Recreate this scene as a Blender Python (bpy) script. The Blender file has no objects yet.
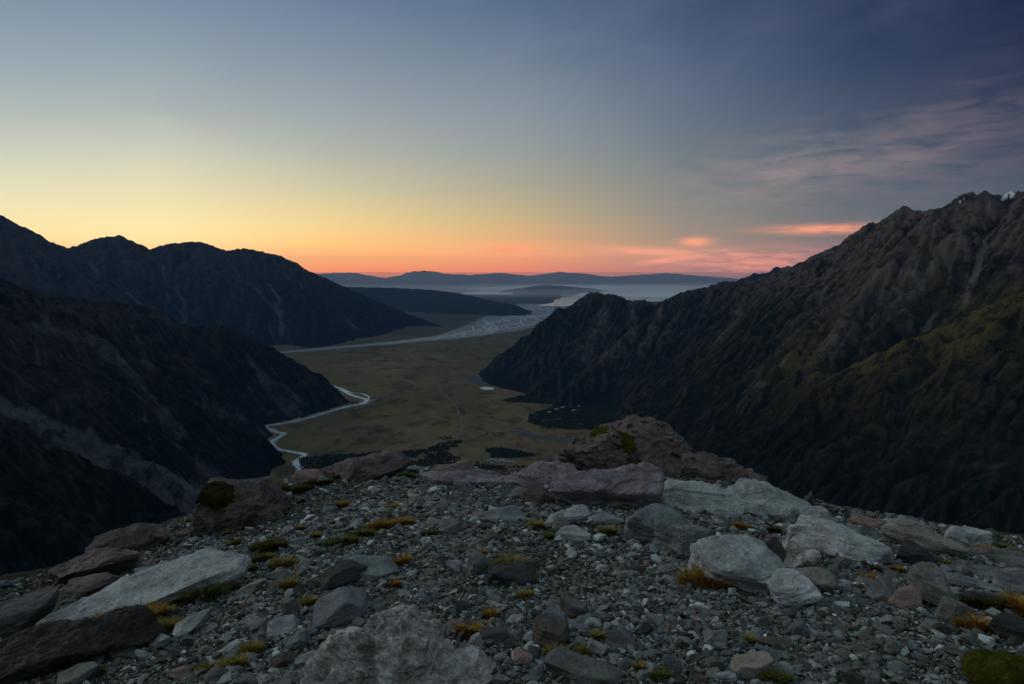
import bpy, bmesh, math, random
import numpy as np
from mathutils import Vector, Matrix, Euler
R = math.radians
sc = bpy.context.scene
C = sc.collection
rng = np.random.default_rng(7)
random.seed(7)

# ------------------------------------------------------------------ camera
PITCH = R(5.85); F = 683.0
cam_d = bpy.data.cameras.new('camera'); cam = bpy.data.objects.new('camera', cam_d); C.objects.link(cam)
cam_d.sensor_width = 36; cam_d.lens = 36 * F / 1024
cam_d.clip_start = 0.05; cam_d.clip_end = 400000
cam.location = (0, 0, 0); cam.rotation_euler = (R(90) - PITCH, 0, 0)
sc.camera = cam
cp, sp = math.cos(PITCH), math.sin(PITCH)
def ray(px, py):
    u = (px - 512) / F; v = (342 - py) / F
    return u, cp + v * sp, -sp + v * cp
def P(px, py, D):                       # the point D metres ahead seen in that direction
    a, b, c = ray(px, py); t = D / b
    return (a * t, D, c * t)

# ------------------------------------------------------------------ render settings
sc.view_settings.view_transform = 'Standard'; sc.view_settings.look = 'None'
sc.view_settings.exposure = 0.0; sc.view_settings.gamma = 1
try: sc.view_settings.use_curve_mapping = False
except Exception: pass
sc.render.engine = 'CYCLES'
cy = sc.cycles
cy.max_bounces = 5; cy.diffuse_bounces = 2; cy.glossy_bounces = 2; cy.transmission_bounces = 2
cy.transparent_max_bounces = 6; cy.volume_bounces = 0
cy.use_denoising = True
try: cy.denoiser = 'OPENIMAGEDENOISE'; cy.denoising_input_passes = 'RGB_ALBEDO_NORMAL'
except Exception: pass
sc.render.use_persistent_data = False

# ------------------------------------------------------------------ world: twilight sky
def lin(c):
    return tuple(((x / 255) / 12.92 if x / 255 <= 0.04045 else ((x / 255 + 0.055) / 1.055) ** 2.4) for x in c)
W = bpy.data.worlds.new('World'); sc.world = W; W.use_nodes = True
nt = W.node_tree; nt.nodes.clear()
def nn(t, **k):
    n = nt.nodes.new(t)
    for a, b in k.items(): setattr(n, a, b)
    return n
def m(op, a, b=None, c=None, clamp=False):
    n = nn('ShaderNodeMath', operation=op, use_clamp=clamp)
    for i, x in enumerate((a, b, c)):
        if x is None: continue
        if isinstance(x, (int, float)): n.inputs[i].default_value = x
        else: nt.links.new(x, n.inputs[i])
    return n.outputs[0]
def mixc(f, a, b):
    n = nn('ShaderNodeMix', data_type='RGBA')
    for i, x in ((0, f), (6, a), (7, b)):
        if isinstance(x, (int, float)): n.inputs[i].default_value = x
        elif isinstance(x, tuple): n.inputs[i].default_value = (*x[:3], 1)
        else: nt.links.new(x, n.inputs[i])
    return n.outputs[2]
tc = nn('ShaderNodeTexCoord'); sx = nn('ShaderNodeSeparateXYZ'); nt.links.new(tc.outputs['Generated'], sx.inputs[0])
AZ = m('DEGREES', m('ARCTAN2', sx.outputs[0], sx.outputs[1])) if False else m('MULTIPLY', m('ARCTAN2', sx.outputs[0], sx.outputs[1]), 57.29578)
EL = m('MULTIPLY', m('ARCSINE', sx.outputs[2]), 57.29578)
def azel(px, py):
    a, b, c = ray(px, py)
    return math.degrees(math.atan2(a, b)), math.degrees(math.atan2(c, math.hypot(a, b)))
SKY = [   # px, [(py, sRGB)]
 (4,   [(0,(128,148,166)),(60,(152,168,176)),(110,(177,186,182)),(150,(203,206,188)),(200,(236,226,180)),(235,(250,224,158)),(270,(248,180,112))]),
 (154, [(0,(122,142,163)),(60,(147,163,172)),(110,(174,183,179)),(150,(204,206,186)),(200,(236,224,176)),(240,(253,226,158)),(272,(248,172,106))]),
 (334, [(0,(106,126,152)),(60,(130,146,161)),(110,(154,164,168)),(150,(176,179,168)),(190,(206,198,162)),(225,(240,208,140)),(245,(252,196,118)),(262,(250,164,98)),(272,(240,136,90))]),
 (516, [(0,(88,108,136)),(60,(112,129,146)),(110,(134,146,155)),(150,(150,156,154)),(185,(170,165,144)),(215,(196,176,132)),(240,(226,172,118)),(258,(238,156,104)),(272,(226,128,94))]),
 (684, [(0,(62,81,112)),(60,(82,98,124)),(120,(101,114,130)),(170,(118,125,129)),(210,(136,134,126)),(240,(158,138,118)),(260,(188,136,114)),(272,(172,116,106))]),
 (854, [(0,(40,56,86)),(60,(51,67,96)),(120,(70,82,103)),(180,(92,100,111)),(215,(100,107,112)),(240,(118,108,108)),(262,(152,112,108)),(272,(136,98,104))]),
 (1014,[(0,(29,40,69)),(60,(37,48,75)),(110,(52,61,84)),(150,(64,71,91)),(190,(79,87,101)),(240,(92,90,103)),(272,(120,86,98))]),
]
ZEN = (144, 165, 170)          # overhead, out of view; brightened to light the foreground
SIG, HTOP, HLEN = 1.0e-5, 1500.0, 76000.0
def comp(e, c, S=(.035,.050,.075)):      # the colour behind the haze that shows as c through it
    d = min(HLEN, HTOP / max(math.sin(R(max(e, .01))), 1e-4)); T = math.exp(-SIG * d)
    return tuple(max(.004, (x - s_ * (1 - T)) / T) for x, s_ in zip(c, S))
def ramp(stops):
    n = nn('ShaderNodeValToRGB'); r = n.color_ramp; r.interpolation = 'LINEAR'
    stops = sorted(stops)
    while len(r.elements) < len(stops): r.elements.new(0.5)
    for e, (p, c) in zip(r.elements, stops): e.position = p; e.color = (*c, 1)
    return n
elf = m('DIVIDE', m('ADD', EL, 12.0), 102.0, clamp=True)
def el2f(e): return (e + 12) / 102
stations = []
for px, st in SKY:
    az = azel(px, 150)[0]
    l = [(el2f(azel(px, py)[1]), comp(azel(px, py)[1], lin(c))) for py, c in st]
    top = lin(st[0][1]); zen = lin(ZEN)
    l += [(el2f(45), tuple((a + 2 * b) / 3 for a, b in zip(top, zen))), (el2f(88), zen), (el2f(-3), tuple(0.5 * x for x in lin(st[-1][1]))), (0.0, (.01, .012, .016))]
    stations.append((az, l))
back = [(0.0, (.01,.012,.016)), (el2f(-3), lin((50,56,72))), (el2f(0), lin((118,124,130))), (el2f(8), lin((138,140,144))), (el2f(25), lin((138,152,160))), (el2f(88), lin(ZEN))]  # unseen sky behind the camera, brightened for the foreground too
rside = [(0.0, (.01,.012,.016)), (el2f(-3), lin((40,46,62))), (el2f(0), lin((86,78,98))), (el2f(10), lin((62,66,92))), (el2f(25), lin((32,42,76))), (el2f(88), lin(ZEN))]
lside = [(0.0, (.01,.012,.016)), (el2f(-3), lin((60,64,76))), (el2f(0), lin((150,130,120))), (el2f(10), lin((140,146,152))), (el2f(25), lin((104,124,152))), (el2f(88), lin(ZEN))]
stations = [(-170, back), (-85, lside)] + stations + [(80, rside), (170, back)]
col = None; prev = None
for az, l in stations:
    r = ramp(l); nt.links.new(elf, r.inputs[0])
    if col is None: col = r.outputs[0]
    else:
        f = m('DIVIDE', m('SUBTRACT', AZ, prev), az - prev, clamp=True)
        col = mixc(f, col, r.outputs[0])
    prev = az
# thin clouds lit from below the horizon
cv = nn('ShaderNodeCombineXYZ'); nt.links.new(AZ, cv.inputs[0]); nt.links.new(EL, cv.inputs[1])
def noise_at(sx_, sy_, rot, scale, detail=6, dist=0.6, off=0):
    mp = nn('ShaderNodeMapping'); mp.inputs['Scale'].default_value = (sx_, sy_, 1); mp.inputs['Rotation'].default_value = (0, 0, rot); mp.inputs['Location'].default_value = (off, off*.7, 0)
    nt.links.new(cv.outputs[0], mp.inputs[0])
    n = nn('ShaderNodeTexNoise'); n.inputs['Scale'].default_value = scale; n.inputs['Detail'].default_value = detail; n.inputs['Distortion'].default_value = dist; n.inputs['Roughness'].default_value = .6
    nt.links.new(mp.outputs[0], n.inputs['Vector']); return n.outputs['Fac']
n_st = noise_at(0.45, 3.6, 0.06, 1.0, 8, 1.0)
n_fi = noise_at(0.22, 1.1, -0.25, 1.0, 9, .45, 5)
n_bl = noise_at(0.12, 0.25, -0.3, 1.0, 4, .5, 11)
def cloud(col, px, py, w, h, rot, color, amount, noise, lo=.35, hi=.65):
    a0, e0 = azel(px, py); k = 0.0839
    dx = m('SUBTRACT', AZ, a0); dy = m('SUBTRACT', EL, e0)
    c, s = math.cos(rot), math.sin(rot)
    u = m('DIVIDE', m('ADD', m('MULTIPLY', dx, c), m('MULTIPLY', dy, s)), w * k)
    v = m('DIVIDE', m('SUBTRACT', m('MULTIPLY', dy, c), m('MULTIPLY', dx, s)), h * k)
    r2 = m('ADD', m('MULTIPLY', u, u), m('MULTIPLY', v, v))
    g = m('EXPONENT', m('MULTIPLY', r2, -1.0))
    nf = m('DIVIDE', m('SUBTRACT', noise, lo), hi - lo, clamp=True)
    gg = m('MULTIPLY', m('MULTIPLY', g, nf), amount, clamp=True)
    return mixc(gg, col, comp(e0, lin(color)))
col = cloud(col, 800, 262, 110, 11, 0.02, (226,144,122), .8, n_st, .42, .68)
col = cloud(col, 745, 262, 60, 8, -0.06, (234,148,122), .85, n_st, .36, .62)
col = cloud(col, 652, 252, 38, 3.4, -0.06, (244,160,122), 1.2, n_st, .2, .5)
col = cloud(col, 668, 260, 24, 2.6, 0.10, (242,156,120), 1.2, n_st, .2, .45)
col = cloud(col, 695, 242, 14, 4, 0.02, (246,160,124), 1.2, n_st, .2, .45)
col = cloud(col, 826, 229, 46, 4, 0.0, (240,156,122), 1.15, n_st, .25, .5)
col = cloud(col, 508, 249, 24, 4.5, 0.05, (250,158,110), .9, n_st, .3, .5)
col = cloud(col, 545, 256, 8, 2, 0.0, (240,146,106), .8, n_st, .3, .5)
col = cloud(col, 810, 172, 160, 32, 0.14, (160,140,138), .8, n_fi, .36, .76)
col = cloud(col, 940, 118, 110, 26, 0.75, (94,86,104), .3, n_fi, .38, .75)
col = cloud(col, 430, 60, 500, 60, 0.1, (140,140,165), .18, n_bl, .4, .7)
sky = nn('ShaderNodeTexSky', sky_type='NISHITA', sun_disc=False)
sky.sun_elevation = R(1.0); sky.sun_rotation = R(-22); sky.altitude = 1800
bg1 = nn('ShaderNodeBackground'); bg1.inputs[1].default_value = 1.0
bg2 = nn('ShaderNodeBackground'); bg2.inputs[1].default_value = 0.003
add = nn('ShaderNodeAddShader'); out = nn('ShaderNodeOutputWorld')
nt.links.new(col, bg1.inputs[0]); nt.links.new(sky.outputs[0], bg2.inputs[0])
nt.links.new(bg1.outputs[0], add.inputs[0]); nt.links.new(bg2.outputs[0], add.inputs[1]); nt.links.new(add.outputs[0], out.inputs[0])

sun_d = bpy.data.lights.new('sun', 'SUN'); sun = bpy.data.objects.new('sun', sun_d); C.objects.link(sun)
sun_d.energy = 0.5; sun_d.angle = R(18); sun_d.color = (1, .88, .76)
saz, sel = R(-62), R(20)
sv = Vector((math.sin(saz) * math.cos(sel), math.cos(saz) * math.cos(sel), math.sin(sel)))
sun.rotation_euler = sv.to_track_quat('Z', 'Y').to_euler()

# ------------------------------------------------------------------ numpy noise
PERM = np.random.default_rng(3).permutation(256).astype(np.int32); PERM = np.concatenate([PERM] * 3)
G3 = np.random.default_rng(4).normal(size=(256, 3)); G3 /= np.linalg.norm(G3, axis=1)[:, None]
def perlin(x, y, z=None):
    x = np.asarray(x, float); y = np.asarray(y, float)
    xi = np.floor(x).astype(np.int64); yi = np.floor(y).astype(np.int64)
    fx = x - xi; fy = y - yi
    u = fx * fx * fx * (fx * (fx * 6 - 15) + 10); v = fy * fy * fy * (fy * (fy * 6 - 15) + 10)
    if z is None:
        def g(i, j):
            k = PERM[(PERM[(xi + i) & 255] + ((yi + j) & 255))] & 255
            return G3[k, 0] * (fx - i) + G3[k, 1] * (fy - j)
        return 1.6 * ((g(0,0) * (1-u) + g(1,0) * u) * (1-v) + (g(0,1) * (1-u) + g(1,1) * u) * v)
    z = np.asarray(z, float); zi = np.floor(z).astype(np.int64); fz = z - zi
    w = fz * fz * fz * (fz * (fz * 6 - 15) + 10)
    def g(i, j, l):
        k = PERM[(PERM[(PERM[(xi + i) & 255] + ((yi + j) & 255))] + ((zi + l) & 255))] & 255
        return G3[k, 0] * (fx - i) + G3[k, 1] * (fy - j) + G3[k, 2] * (fz - l)
    a = (g(0,0,0) * (1-u) + g(1,0,0) * u) * (1-v) + (g(0,1,0) * (1-u) + g(1,1,0) * u) * v
    b = (g(0,0,1) * (1-u) + g(1,0,1) * u) * (1-v) + (g(0,1,1) * (1-u) + g(1,1,1) * u) * v
    return 1.5 * (a * (1-w) + b * w)
def fbm(x, y, o=5, z=None, gain=.5, ridged=False):
    t = 0; a = 1; s = 0
    for i in range(o):
        n = perlin(x + 17.3 * i, y - 9.1 * i, None if z is None else z + 3.7 * i)
        if ridged: n = 1 - 2 * np.abs(n)
        t = t + a * n; s += a; a *= gain; x = x * 2.03; y = y * 2.03
        if z is not None: z = z * 2.03
    return t / s
def smooth(e0, e1, x):
    t = np.clip((x - e0) / (e1 - e0), 0, 1); return t * t * (3 - 2 * t)

# ------------------------------------------------------------------ helpers
def new_mesh(name, V, Fc, mat=None, smooth_=False, attrs=None):
    V = np.asarray(V, np.float32); me = bpy.data.meshes.new(name)
    Fc = np.asarray(Fc, np.int32); k = Fc.shape[1]
    me.vertices.add(len(V)); me.vertices.foreach_set('co', V.ravel())
    me.loops.add(Fc.size); me.loops.foreach_set('vertex_index', Fc.ravel())
    me.polygons.add(len(Fc)); me.polygons.foreach_set('loop_start', np.arange(0, Fc.size, k, dtype=np.int32))
    try: me.polygons.foreach_set('loop_total', np.full(len(Fc), k, np.int32))
    except Exception: pass
    me.polygons.foreach_set('use_smooth', np.full(len(Fc), smooth_, bool))
    if attrs:
        for n, a in attrs.items():
            a = np.asarray(a, np.float32)
            if a.ndim == 1:
                at = me.attributes.new(n, 'FLOAT', 'POINT'); at.data.foreach_set('value', a)
            else:
                at = me.attributes.new(n, 'FLOAT_COLOR', 'POINT'); at.data.foreach_set('color', np.concatenate([a, np.ones((len(a), 1), np.float32)], 1).ravel())
    me.update(calc_edges=True); me.validate()
    if mat: me.materials.append(mat)
    return me
def link(name, me, parent=None):
    o = bpy.data.objects.new(name, me); C.objects.link(o)
    if parent: o.parent = parent
    return o
def tag(o, label=None, cat=None, group=None, kind=None):
    if label: o['label'] = label
    if cat: o['category'] = cat
    if group: o['group'] = group
    if kind: o['kind'] = kind
    return o
class Mat:
    def __init__(s, name):
        s.m = bpy.data.materials.new(name); s.m.use_nodes = True; s.t = s.m.node_tree; s.t.nodes.clear()
        s.out = s.n('ShaderNodeOutputMaterial'); s.b = s.n('ShaderNodeBsdfPrincipled'); s.l(s.b.outputs[0], s.out.inputs[0])
        s.b.inputs['Roughness'].default_value = .9; s.b.inputs['Specular IOR Level'].default_value = 0.0
        s.co = s.n('ShaderNodeTexCoord')
    def n(s, t, **k):
        n = s.t.nodes.new(t)
        for a, b in k.items(): setattr(n, a, b)
        return n
    def l(s, a, b): s.t.links.new(a, b)
    def put(s, i, x):
        if isinstance(x, (int, float)): i.default_value = x
        elif isinstance(x, tuple): i.default_value = (*x[:3], 1) if len(i.default_value) == 4 else x
        else: s.l(x, i)
    def math(s, op, a, b=None, clamp=False):
        n = s.n('ShaderNodeMath', operation=op, use_clamp=clamp); s.put(n.inputs[0], a)
        if b is not None: s.put(n.inputs[1], b)
        return n.outputs[0]
    def mix(s, f, a, b, blend='MIX'):
        n = s.n('ShaderNodeMix', data_type='RGBA', blend_type=blend); s.put(n.inputs[0], f); s.put(n.inputs[6], a); s.put(n.inputs[7], b); return n.outputs[2]
    def coord(s, scale=(1,1,1), rot=(0,0,0), src='Object'):
        mp = s.n('ShaderNodeMapping'); mp.inputs['Scale'].default_value = scale; mp.inputs['Rotation'].default_value = rot
        s.l(s.co.outputs[src], mp.inputs[0]); return mp.outputs[0]
    def noise(s, scale, detail=6, rough=.6, vec=None, dist=0):
        n = s.n('ShaderNodeTexNoise'); s.put(n.inputs['Vector'], vec if vec is not None else s.co.outputs['Object'])
        n.inputs['Scale'].default_value = scale; n.inputs['Detail'].default_value = detail; n.inputs['Roughness'].default_value = rough; n.inputs['Distortion'].default_value = dist
        return n.outputs['Fac']
    def vor(s, scale, feature='F1', out='Distance', vec=None):
        n = s.n('ShaderNodeTexVoronoi', feature=feature); s.put(n.inputs['Vector'], vec if vec is not None else s.co.outputs['Object']); n.inputs['Scale'].default_value = scale
        return n.outputs[out]
    def step(s, x, lo, hi, a=0.0, b=1.0):
        n = s.n('ShaderNodeMapRange', clamp=True); n.interpolation_type = 'SMOOTHSTEP'; s.put(n.inputs[0], x)
        for i, v in zip((1,2,3,4), (lo, hi, a, b)): n.inputs[i].default_value = v
        return n.outputs[0]
    def attr(s, name, out='Fac'):
        n = s.n('ShaderNodeAttribute'); n.attribute_name = name; return n.outputs[out]
    def bump(s, h, dist=.02, strength=.6):
        n = s.n('ShaderNodeBump'); n.inputs['Strength'].default_value = strength; n.inputs['Distance'].default_value = dist
        s.l(h, n.inputs['Height']); s.l(n.outputs[0], s.b.inputs['Normal'])
    def col(s, c): s.put(s.b.inputs['Base Color'], c)

# ------------------------------------------------------------------ foreground ground surface
FLOOR = -1100.0
CTL = [(px, py, D) for px, py, D in [
 (-160,690,3.3),(0,606,5.9),(60,594,7.0),(105,570,8.2),(175,533,10.0),(215,522,10.6),(290,492,11.6),(300,480,12.2),(370,472,12.7),(450,478,13),(540,481,13.2),
 (620,482,13.4),(700,485,13),(790,506,12),(850,522,11.4),(900,528,11),(960,540,10.4),(1024,548,9.8),(1150,575,8.6),
 (0,684,3.9),(250,684,3.25),(512,684,3.07),(780,684,3.05),(1024,684,3.1),(1200,700,3.0),(512,900,1.7),(1100,900,1.7),(-100,900,2.0),
 (120,625,5.0),(250,580,5.6),(380,560,5.8),(512,560,5.5),(700,560,5.6),(900,580,5.1),(1024,590,4.9),
 (250,530,8.6),(380,515,8.4),(512,520,7.25),(700,520,7.6),(850,540,7.2)]]
CP = np.array([P(*c) for c in CTL]); CX, CY, CZ = CP.T
def tps_k(d2): return d2 * np.log(d2 + 1e-9)
_n = len(CX); _K = tps_k((CX[:,None]-CX)**2 + (CY[:,None]-CY)**2) + np.eye(_n) * 3.0
_A = np.zeros((_n+3, _n+3)); _A[:_n,:_n] = _K; _A[:_n,_n] = 1; _A[:_n,_n+1] = CX; _A[:_n,_n+2] = CY; _A[_n:,:_n] = _A[:_n,_n:].T
_w = np.linalg.solve(_A, np.concatenate([CZ, [0,0,0]]))
def tps(x, y):
    z = _w[_n] + _w[_n+1]*x + _w[_n+2]*y
    for i in range(_n): z = z + _w[i] * tps_k((x-CX[i])**2 + (y-CY[i])**2)
    return z
EDGE_AZ, EDGE_R = [], []
for px, py, D in CTL[:19]:
    q = P(px, py, D); EDGE_AZ.append(math.atan2(q[0], q[1])); EDGE_R.append(math.hypot(q[0], q[1]))
EDGE_AZ = np.array([-math.pi, -1.8, -1.0] + EDGE_AZ + [1.0, 1.8, math.pi]); EDGE_R = np.array([30, 7, 5.5] + EDGE_R + [10.5, 9, 30])
def ground_h(x, y, detail=True):
    x = np.asarray(x, float); y = np.asarray(y, float)
    r = np.hypot(x, y) + 1e-6; az = np.arctan2(x, y)
    Re = np.interp(az, EDGE_AZ, EDGE_R)
    rr = np.minimum(r, Re); X = x / r * rr; Y = y / r * rr
    wz = smooth(R(52), R(95), np.abs(az))
    z = tps(X, np.maximum(Y, 1.0)) * (1 - wz) + wz * (-1.75 + 0.03 * rr)
    if detail:
        z = z + 0.05 * fbm(X * .9, Y * .9, 3) * smooth(.5, 3, rr) + 0.022 * fbm(X * 4, Y * 4, 3)
    t = np.maximum(r - Re, 0)
    z = z - np.where(t < 4, 0.1125 * t * t, 0.9 * t - 1.8)
    if detail:
        tt = smooth(2, 60, t)
        z = z + tt * np.minimum(t * .12, 70) * fbm(x / 40 + 3, y / 40, 5, ridged=True)
    return np.maximum(z, FLOOR - 30)
def grid_mesh(name, azs, rs, hfun, mat, cull=None, attrs_f=None):
    A, Rr = np.meshgrid(azs, rs); X = Rr * np.sin(A); Y = Rr * np.cos(A)
    res = hfun(X.ravel(), Y.ravel()); Z, at = res if isinstance(res, tuple) else (res, None)
    V = np.stack([X.ravel(), Y.ravel(), Z], 1)
    nr, na = A.shape; i = np.arange(nr * na).reshape(nr, na)
    Fc = np.stack([i[:-1,:-1], i[:-1,1:], i[1:,1:], i[1:,:-1]], -1).reshape(-1, 4)[:, ::-1]
    if cull is not None:
        Fc = Fc[(Z[Fc] > cull).any(1)]
        used = np.zeros(len(V), bool); used[Fc.ravel()] = True
        mp = np.cumsum(used) - 1; Fc = mp[Fc]; V = V[used]
        if at: at = {k: v[used] for k, v in at.items()}
    return new_mesh(name, V, Fc, mat, True, at)

# ground material: dark schist grit
g = Mat('gravel_soil')
n1 = g.noise(1.2, 5); v1 = g.vor(38, out='Color'); v2 = g.vor(38); v3 = g.vor(95)
sep = g.n('ShaderNodeSeparateColor'); g.l(v1, sep.inputs[0])
c = g.mix(sep.outputs[0], (.020,.018,.015), (.10,.095,.082))
c = g.mix(g.step(n1, .45, .65, 0, .6), c, (.045,.036,.026))
g.col(c); g.bump(g.math('ADD', g.math('MULTIPLY', v2, -1.0), g.math('MULTIPLY', v3, -.4)), .03, .9)
far_c = g.noise(.05, 8)
front = np.concatenate([np.linspace(-math.pi, R(-60), 60)[:-1], np.linspace(R(-60), R(60), 1000), np.linspace(R(60), math.pi, 60)[1:]])
rads = np.concatenate([np.geomspace(.3, 16, 520), np.geomspace(16.2, 2400, 200)])
me = grid_mesh('ground', front, rads, ground_h, g.m)
tag(link('ground', me), 'stony mountain ridge ground falling away beyond its edge', kind='structure')

# ------------------------------------------------------------------ mountains
def seg_height(X, Y, segs, base=FLOOR):
    H = np.full(X.shape, base - 200.0); S = np.zeros(X.shape); Dm = np.full(X.shape, 9e9)
    for (a, b, sl, off) in segs:
        zmax = max(a[2], b[2]); reach = (zmax - base + 60) / sl * 1.25
        x0, x1 = min(a[0], b[0]) - reach, max(a[0], b[0]) + reach; y0, y1 = min(a[1], b[1]) - reach, max(a[1], b[1]) + reach
        I = np.nonzero((X > x0) & (X < x1) & (Y > y0) & (Y < y1))[0]
        if not len(I): continue
        x = X[I]; y = Y[I]; dx, dy = b[0]-a[0], b[1]-a[1]; L2 = dx*dx + dy*dy + 1e-6; L = math.sqrt(L2)
        t = np.clip(((x-a[0])*dx + (y-a[1])*dy) / L2, 0, 1)
        d = np.hypot(x - a[0] - t*dx, y - a[1] - t*dy); zc = a[2] + (b[2]-a[2]) * t
        rel = np.maximum(zc - base, 1)
        q = d * sl / rel
        h = zc - rel * (q - 0.10 * np.clip(q, 0, 1.3) ** 2)
        better = h > H[I]
        J = I[better]; H[J] = h[better]; S[J] = (off + t * L)[better]; Dm[J] = d[better]
    return H, S, Dm
def make_segs(ridge, sl, spacing, side, rnd, spur_drop=.42, spur_sl=.95, base=FLOOR, sub=True, z_off=0.0):
    segs = []; off = 0
    pts = [np.array(p, float) for p in ridge]
    for a, b in zip(pts[:-1], pts[1:]):
        segs.append((a, b, sl, off)); off += np.linalg.norm((b-a)[:2]) + 50
    # walk the crest and send spurs down
    acc = rnd.uniform(.2, .8) * spacing
    for a, b in zip(pts[:-1], pts[1:]):
        L = np.linalg.norm((b-a)[:2])
        while acc < L:
            p = a + (b-a) * acc / L; dirv = (b-a)[:2] / L
            for sg in side:
                nrm = np.array([dirv[1], -dirv[0]]) * sg
                ang = rnd.uniform(-.55, .55); c_, s_ = math.cos(ang), math.sin(ang)
                dv = np.array([c_*nrm[0]-s_*nrm[1], s_*nrm[0]+c_*nrm[1]])
                q = p.copy(); q[2] -= rnd.uniform(0, 20) + z_off; hh = q[2] - base
                if hh < 60: continue
                nst = 4; drop = spur_drop * rnd.uniform(.85, 1.3); run = hh / drop / nst
                for k in range(nst):
                    an = rnd.uniform(-.3, .3); c_, s_ = math.cos(an), math.sin(an); dv = np.array([c_*dv[0]-s_*dv[1], s_*dv[0]+c_*dv[1]])
                    e = q + np.array([dv[0]*run, dv[1]*run, -hh/nst * rnd.uniform(.8, 1.15)])
                    e[2] = max(e[2], base - 40)
                    off += 137; segs.append((q.copy(), e.copy(), spur_sl, off))
                    if sub:
                        for s2 in (-1, 1):
                            if rnd.random() < .75:
                                t0 = rnd.uniform(.1, .9); m0 = q + (e-q)*t0; h2 = m0[2]-base
                                if h2 > 80:
                                    n2 = np.array([dv[1], -dv[0]])*s2*.8 + dv*.6; n2 /= np.linalg.norm(n2)
                                    l2 = min(h2/.75, rnd.uniform(.35, .8)*spacing)
                                    f = m0 + np.array([n2[0]*l2, n2[1]*l2, -l2*.72]); m0 = m0.copy(); m0[2] -= 5
                                    off += 211; segs.append((m0, f, spur_sl*1.2, off))
                    q = e
            acc += spacing * rnd.uniform(.7, 1.3)
        acc -= L
    return segs
_HG = {}
def blur(A, n=1):
    for _ in range(n):
        B = np.pad(A, 1, mode='edge'); A = (B[:-2,1:-1]+B[2:,1:-1]+B[1:-1,:-2]+B[1:-1,2:])*.15 + A*.4
    return A
def erode(H, seed, drops, steps):
    """rain drops running down the slope carve gullies and drop fans (heights in cells)"""
    q = np.random.default_rng(seed); ny, nx = H.shape; H = H.copy(); flow = np.zeros(H.size); life = 64
    x = q.uniform(1, nx-2.01, drops); y = q.uniform(1, ny-2.01, drops); dx = np.zeros(drops); dy = np.zeros(drops); wv = np.ones(drops); sp_ = np.ones(drops); sed = np.zeros(drops); age = q.integers(0, life, drops)
    for it in range(steps):
        i = x.astype(int); j = y.astype(int); u = x-i; v = y-j; k = j*nx+i; F_ = H.ravel()
        a, b, c, d = F_[k], F_[k+1], F_[k+nx], F_[k+nx+1]
        gx = (b-a)*(1-v)+(d-c)*v; gy = (c-a)*(1-u)+(d-b)*u; h = a*(1-u)*(1-v)+b*u*(1-v)+c*(1-u)*v+d*u*v
        dx = dx*.25-gx*.75; dy = dy*.25-gy*.75; L = np.hypot(dx, dy)+1e-9; dx /= L; dy /= L
        xn = x+dx; yn = y+dy; ok = (xn > 1) & (xn < nx-2.01) & (yn > 1) & (yn < ny-2.01)
        xc = np.clip(xn, 1, nx-2.01); yc = np.clip(yn, 1, ny-2.01); i2 = xc.astype(int); j2 = yc.astype(int); u2 = xc-i2; v2 = yc-j2; k2 = j2*nx+i2
        h2 = F_[k2]*(1-u2)*(1-v2)+F_[k2+1]*u2*(1-v2)+F_[k2+nx]*(1-u2)*v2+F_[k2+nx+1]*u2*v2
        dh = h2-h; cap = np.maximum(-dh, .01)*sp_*wv*3.2
        dep = np.where(dh > 0, np.minimum(dh, sed), np.where(sed > cap, (sed-cap)*.25, 0)); ero = np.where((dh <= 0) & (sed <= cap), np.minimum((cap-sed)*.22, -dh*.5), 0)
        am = (dep-ero)*ok; sed = sed-am
        D = np.bincount(k, am*(1-u)*(1-v), H.size)+np.bincount(k+1, am*u*(1-v), H.size)+np.bincount(k+nx, am*(1-u)*v, H.size)+np.bincount(k+nx+1, am*u*v, H.size)
        H = H+blur(np.clip(D, -.22, .22).reshape(H.shape), 1); flow += np.bincount(k, wv, H.size)
        sp_ = np.sqrt(np.clip(sp_*sp_ - dh*1.0, .05, 9)); wv = wv*.985; age += 1; x, y = xc, yc
        dead = (~ok) | (age > life); n = int(dead.sum())
        if n: x[dead] = q.uniform(1, nx-2.01, n); y[dead] = q.uniform(1, ny-2.01, n); dx[dead] = 0; dy[dead] = 0; wv[dead] = 1; sp_[dead] = 1; sed[dead] = 0; age[dead] = 0
    return H, blur(flow.reshape(ny, nx), 1)
def hits(pts):                       # where those sight lines meet the slope being built
    out = []
    for px, py in pts:
        a, b, c = ray(px, py); az = math.atan2(a, b); j = int(np.clip(np.searchsorted(_HG['a'], az), 0, len(_HG['a'])-1)); t = c/math.hypot(a, b)
        k = np.nonzero(_HG['Z'][:, j]/_HG['r'] >= t)[0]; r = _HG['r'][k[0] if len(k) else -1]; out.append((r*math.sin(az), r*math.cos(az)))
    return out
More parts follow.
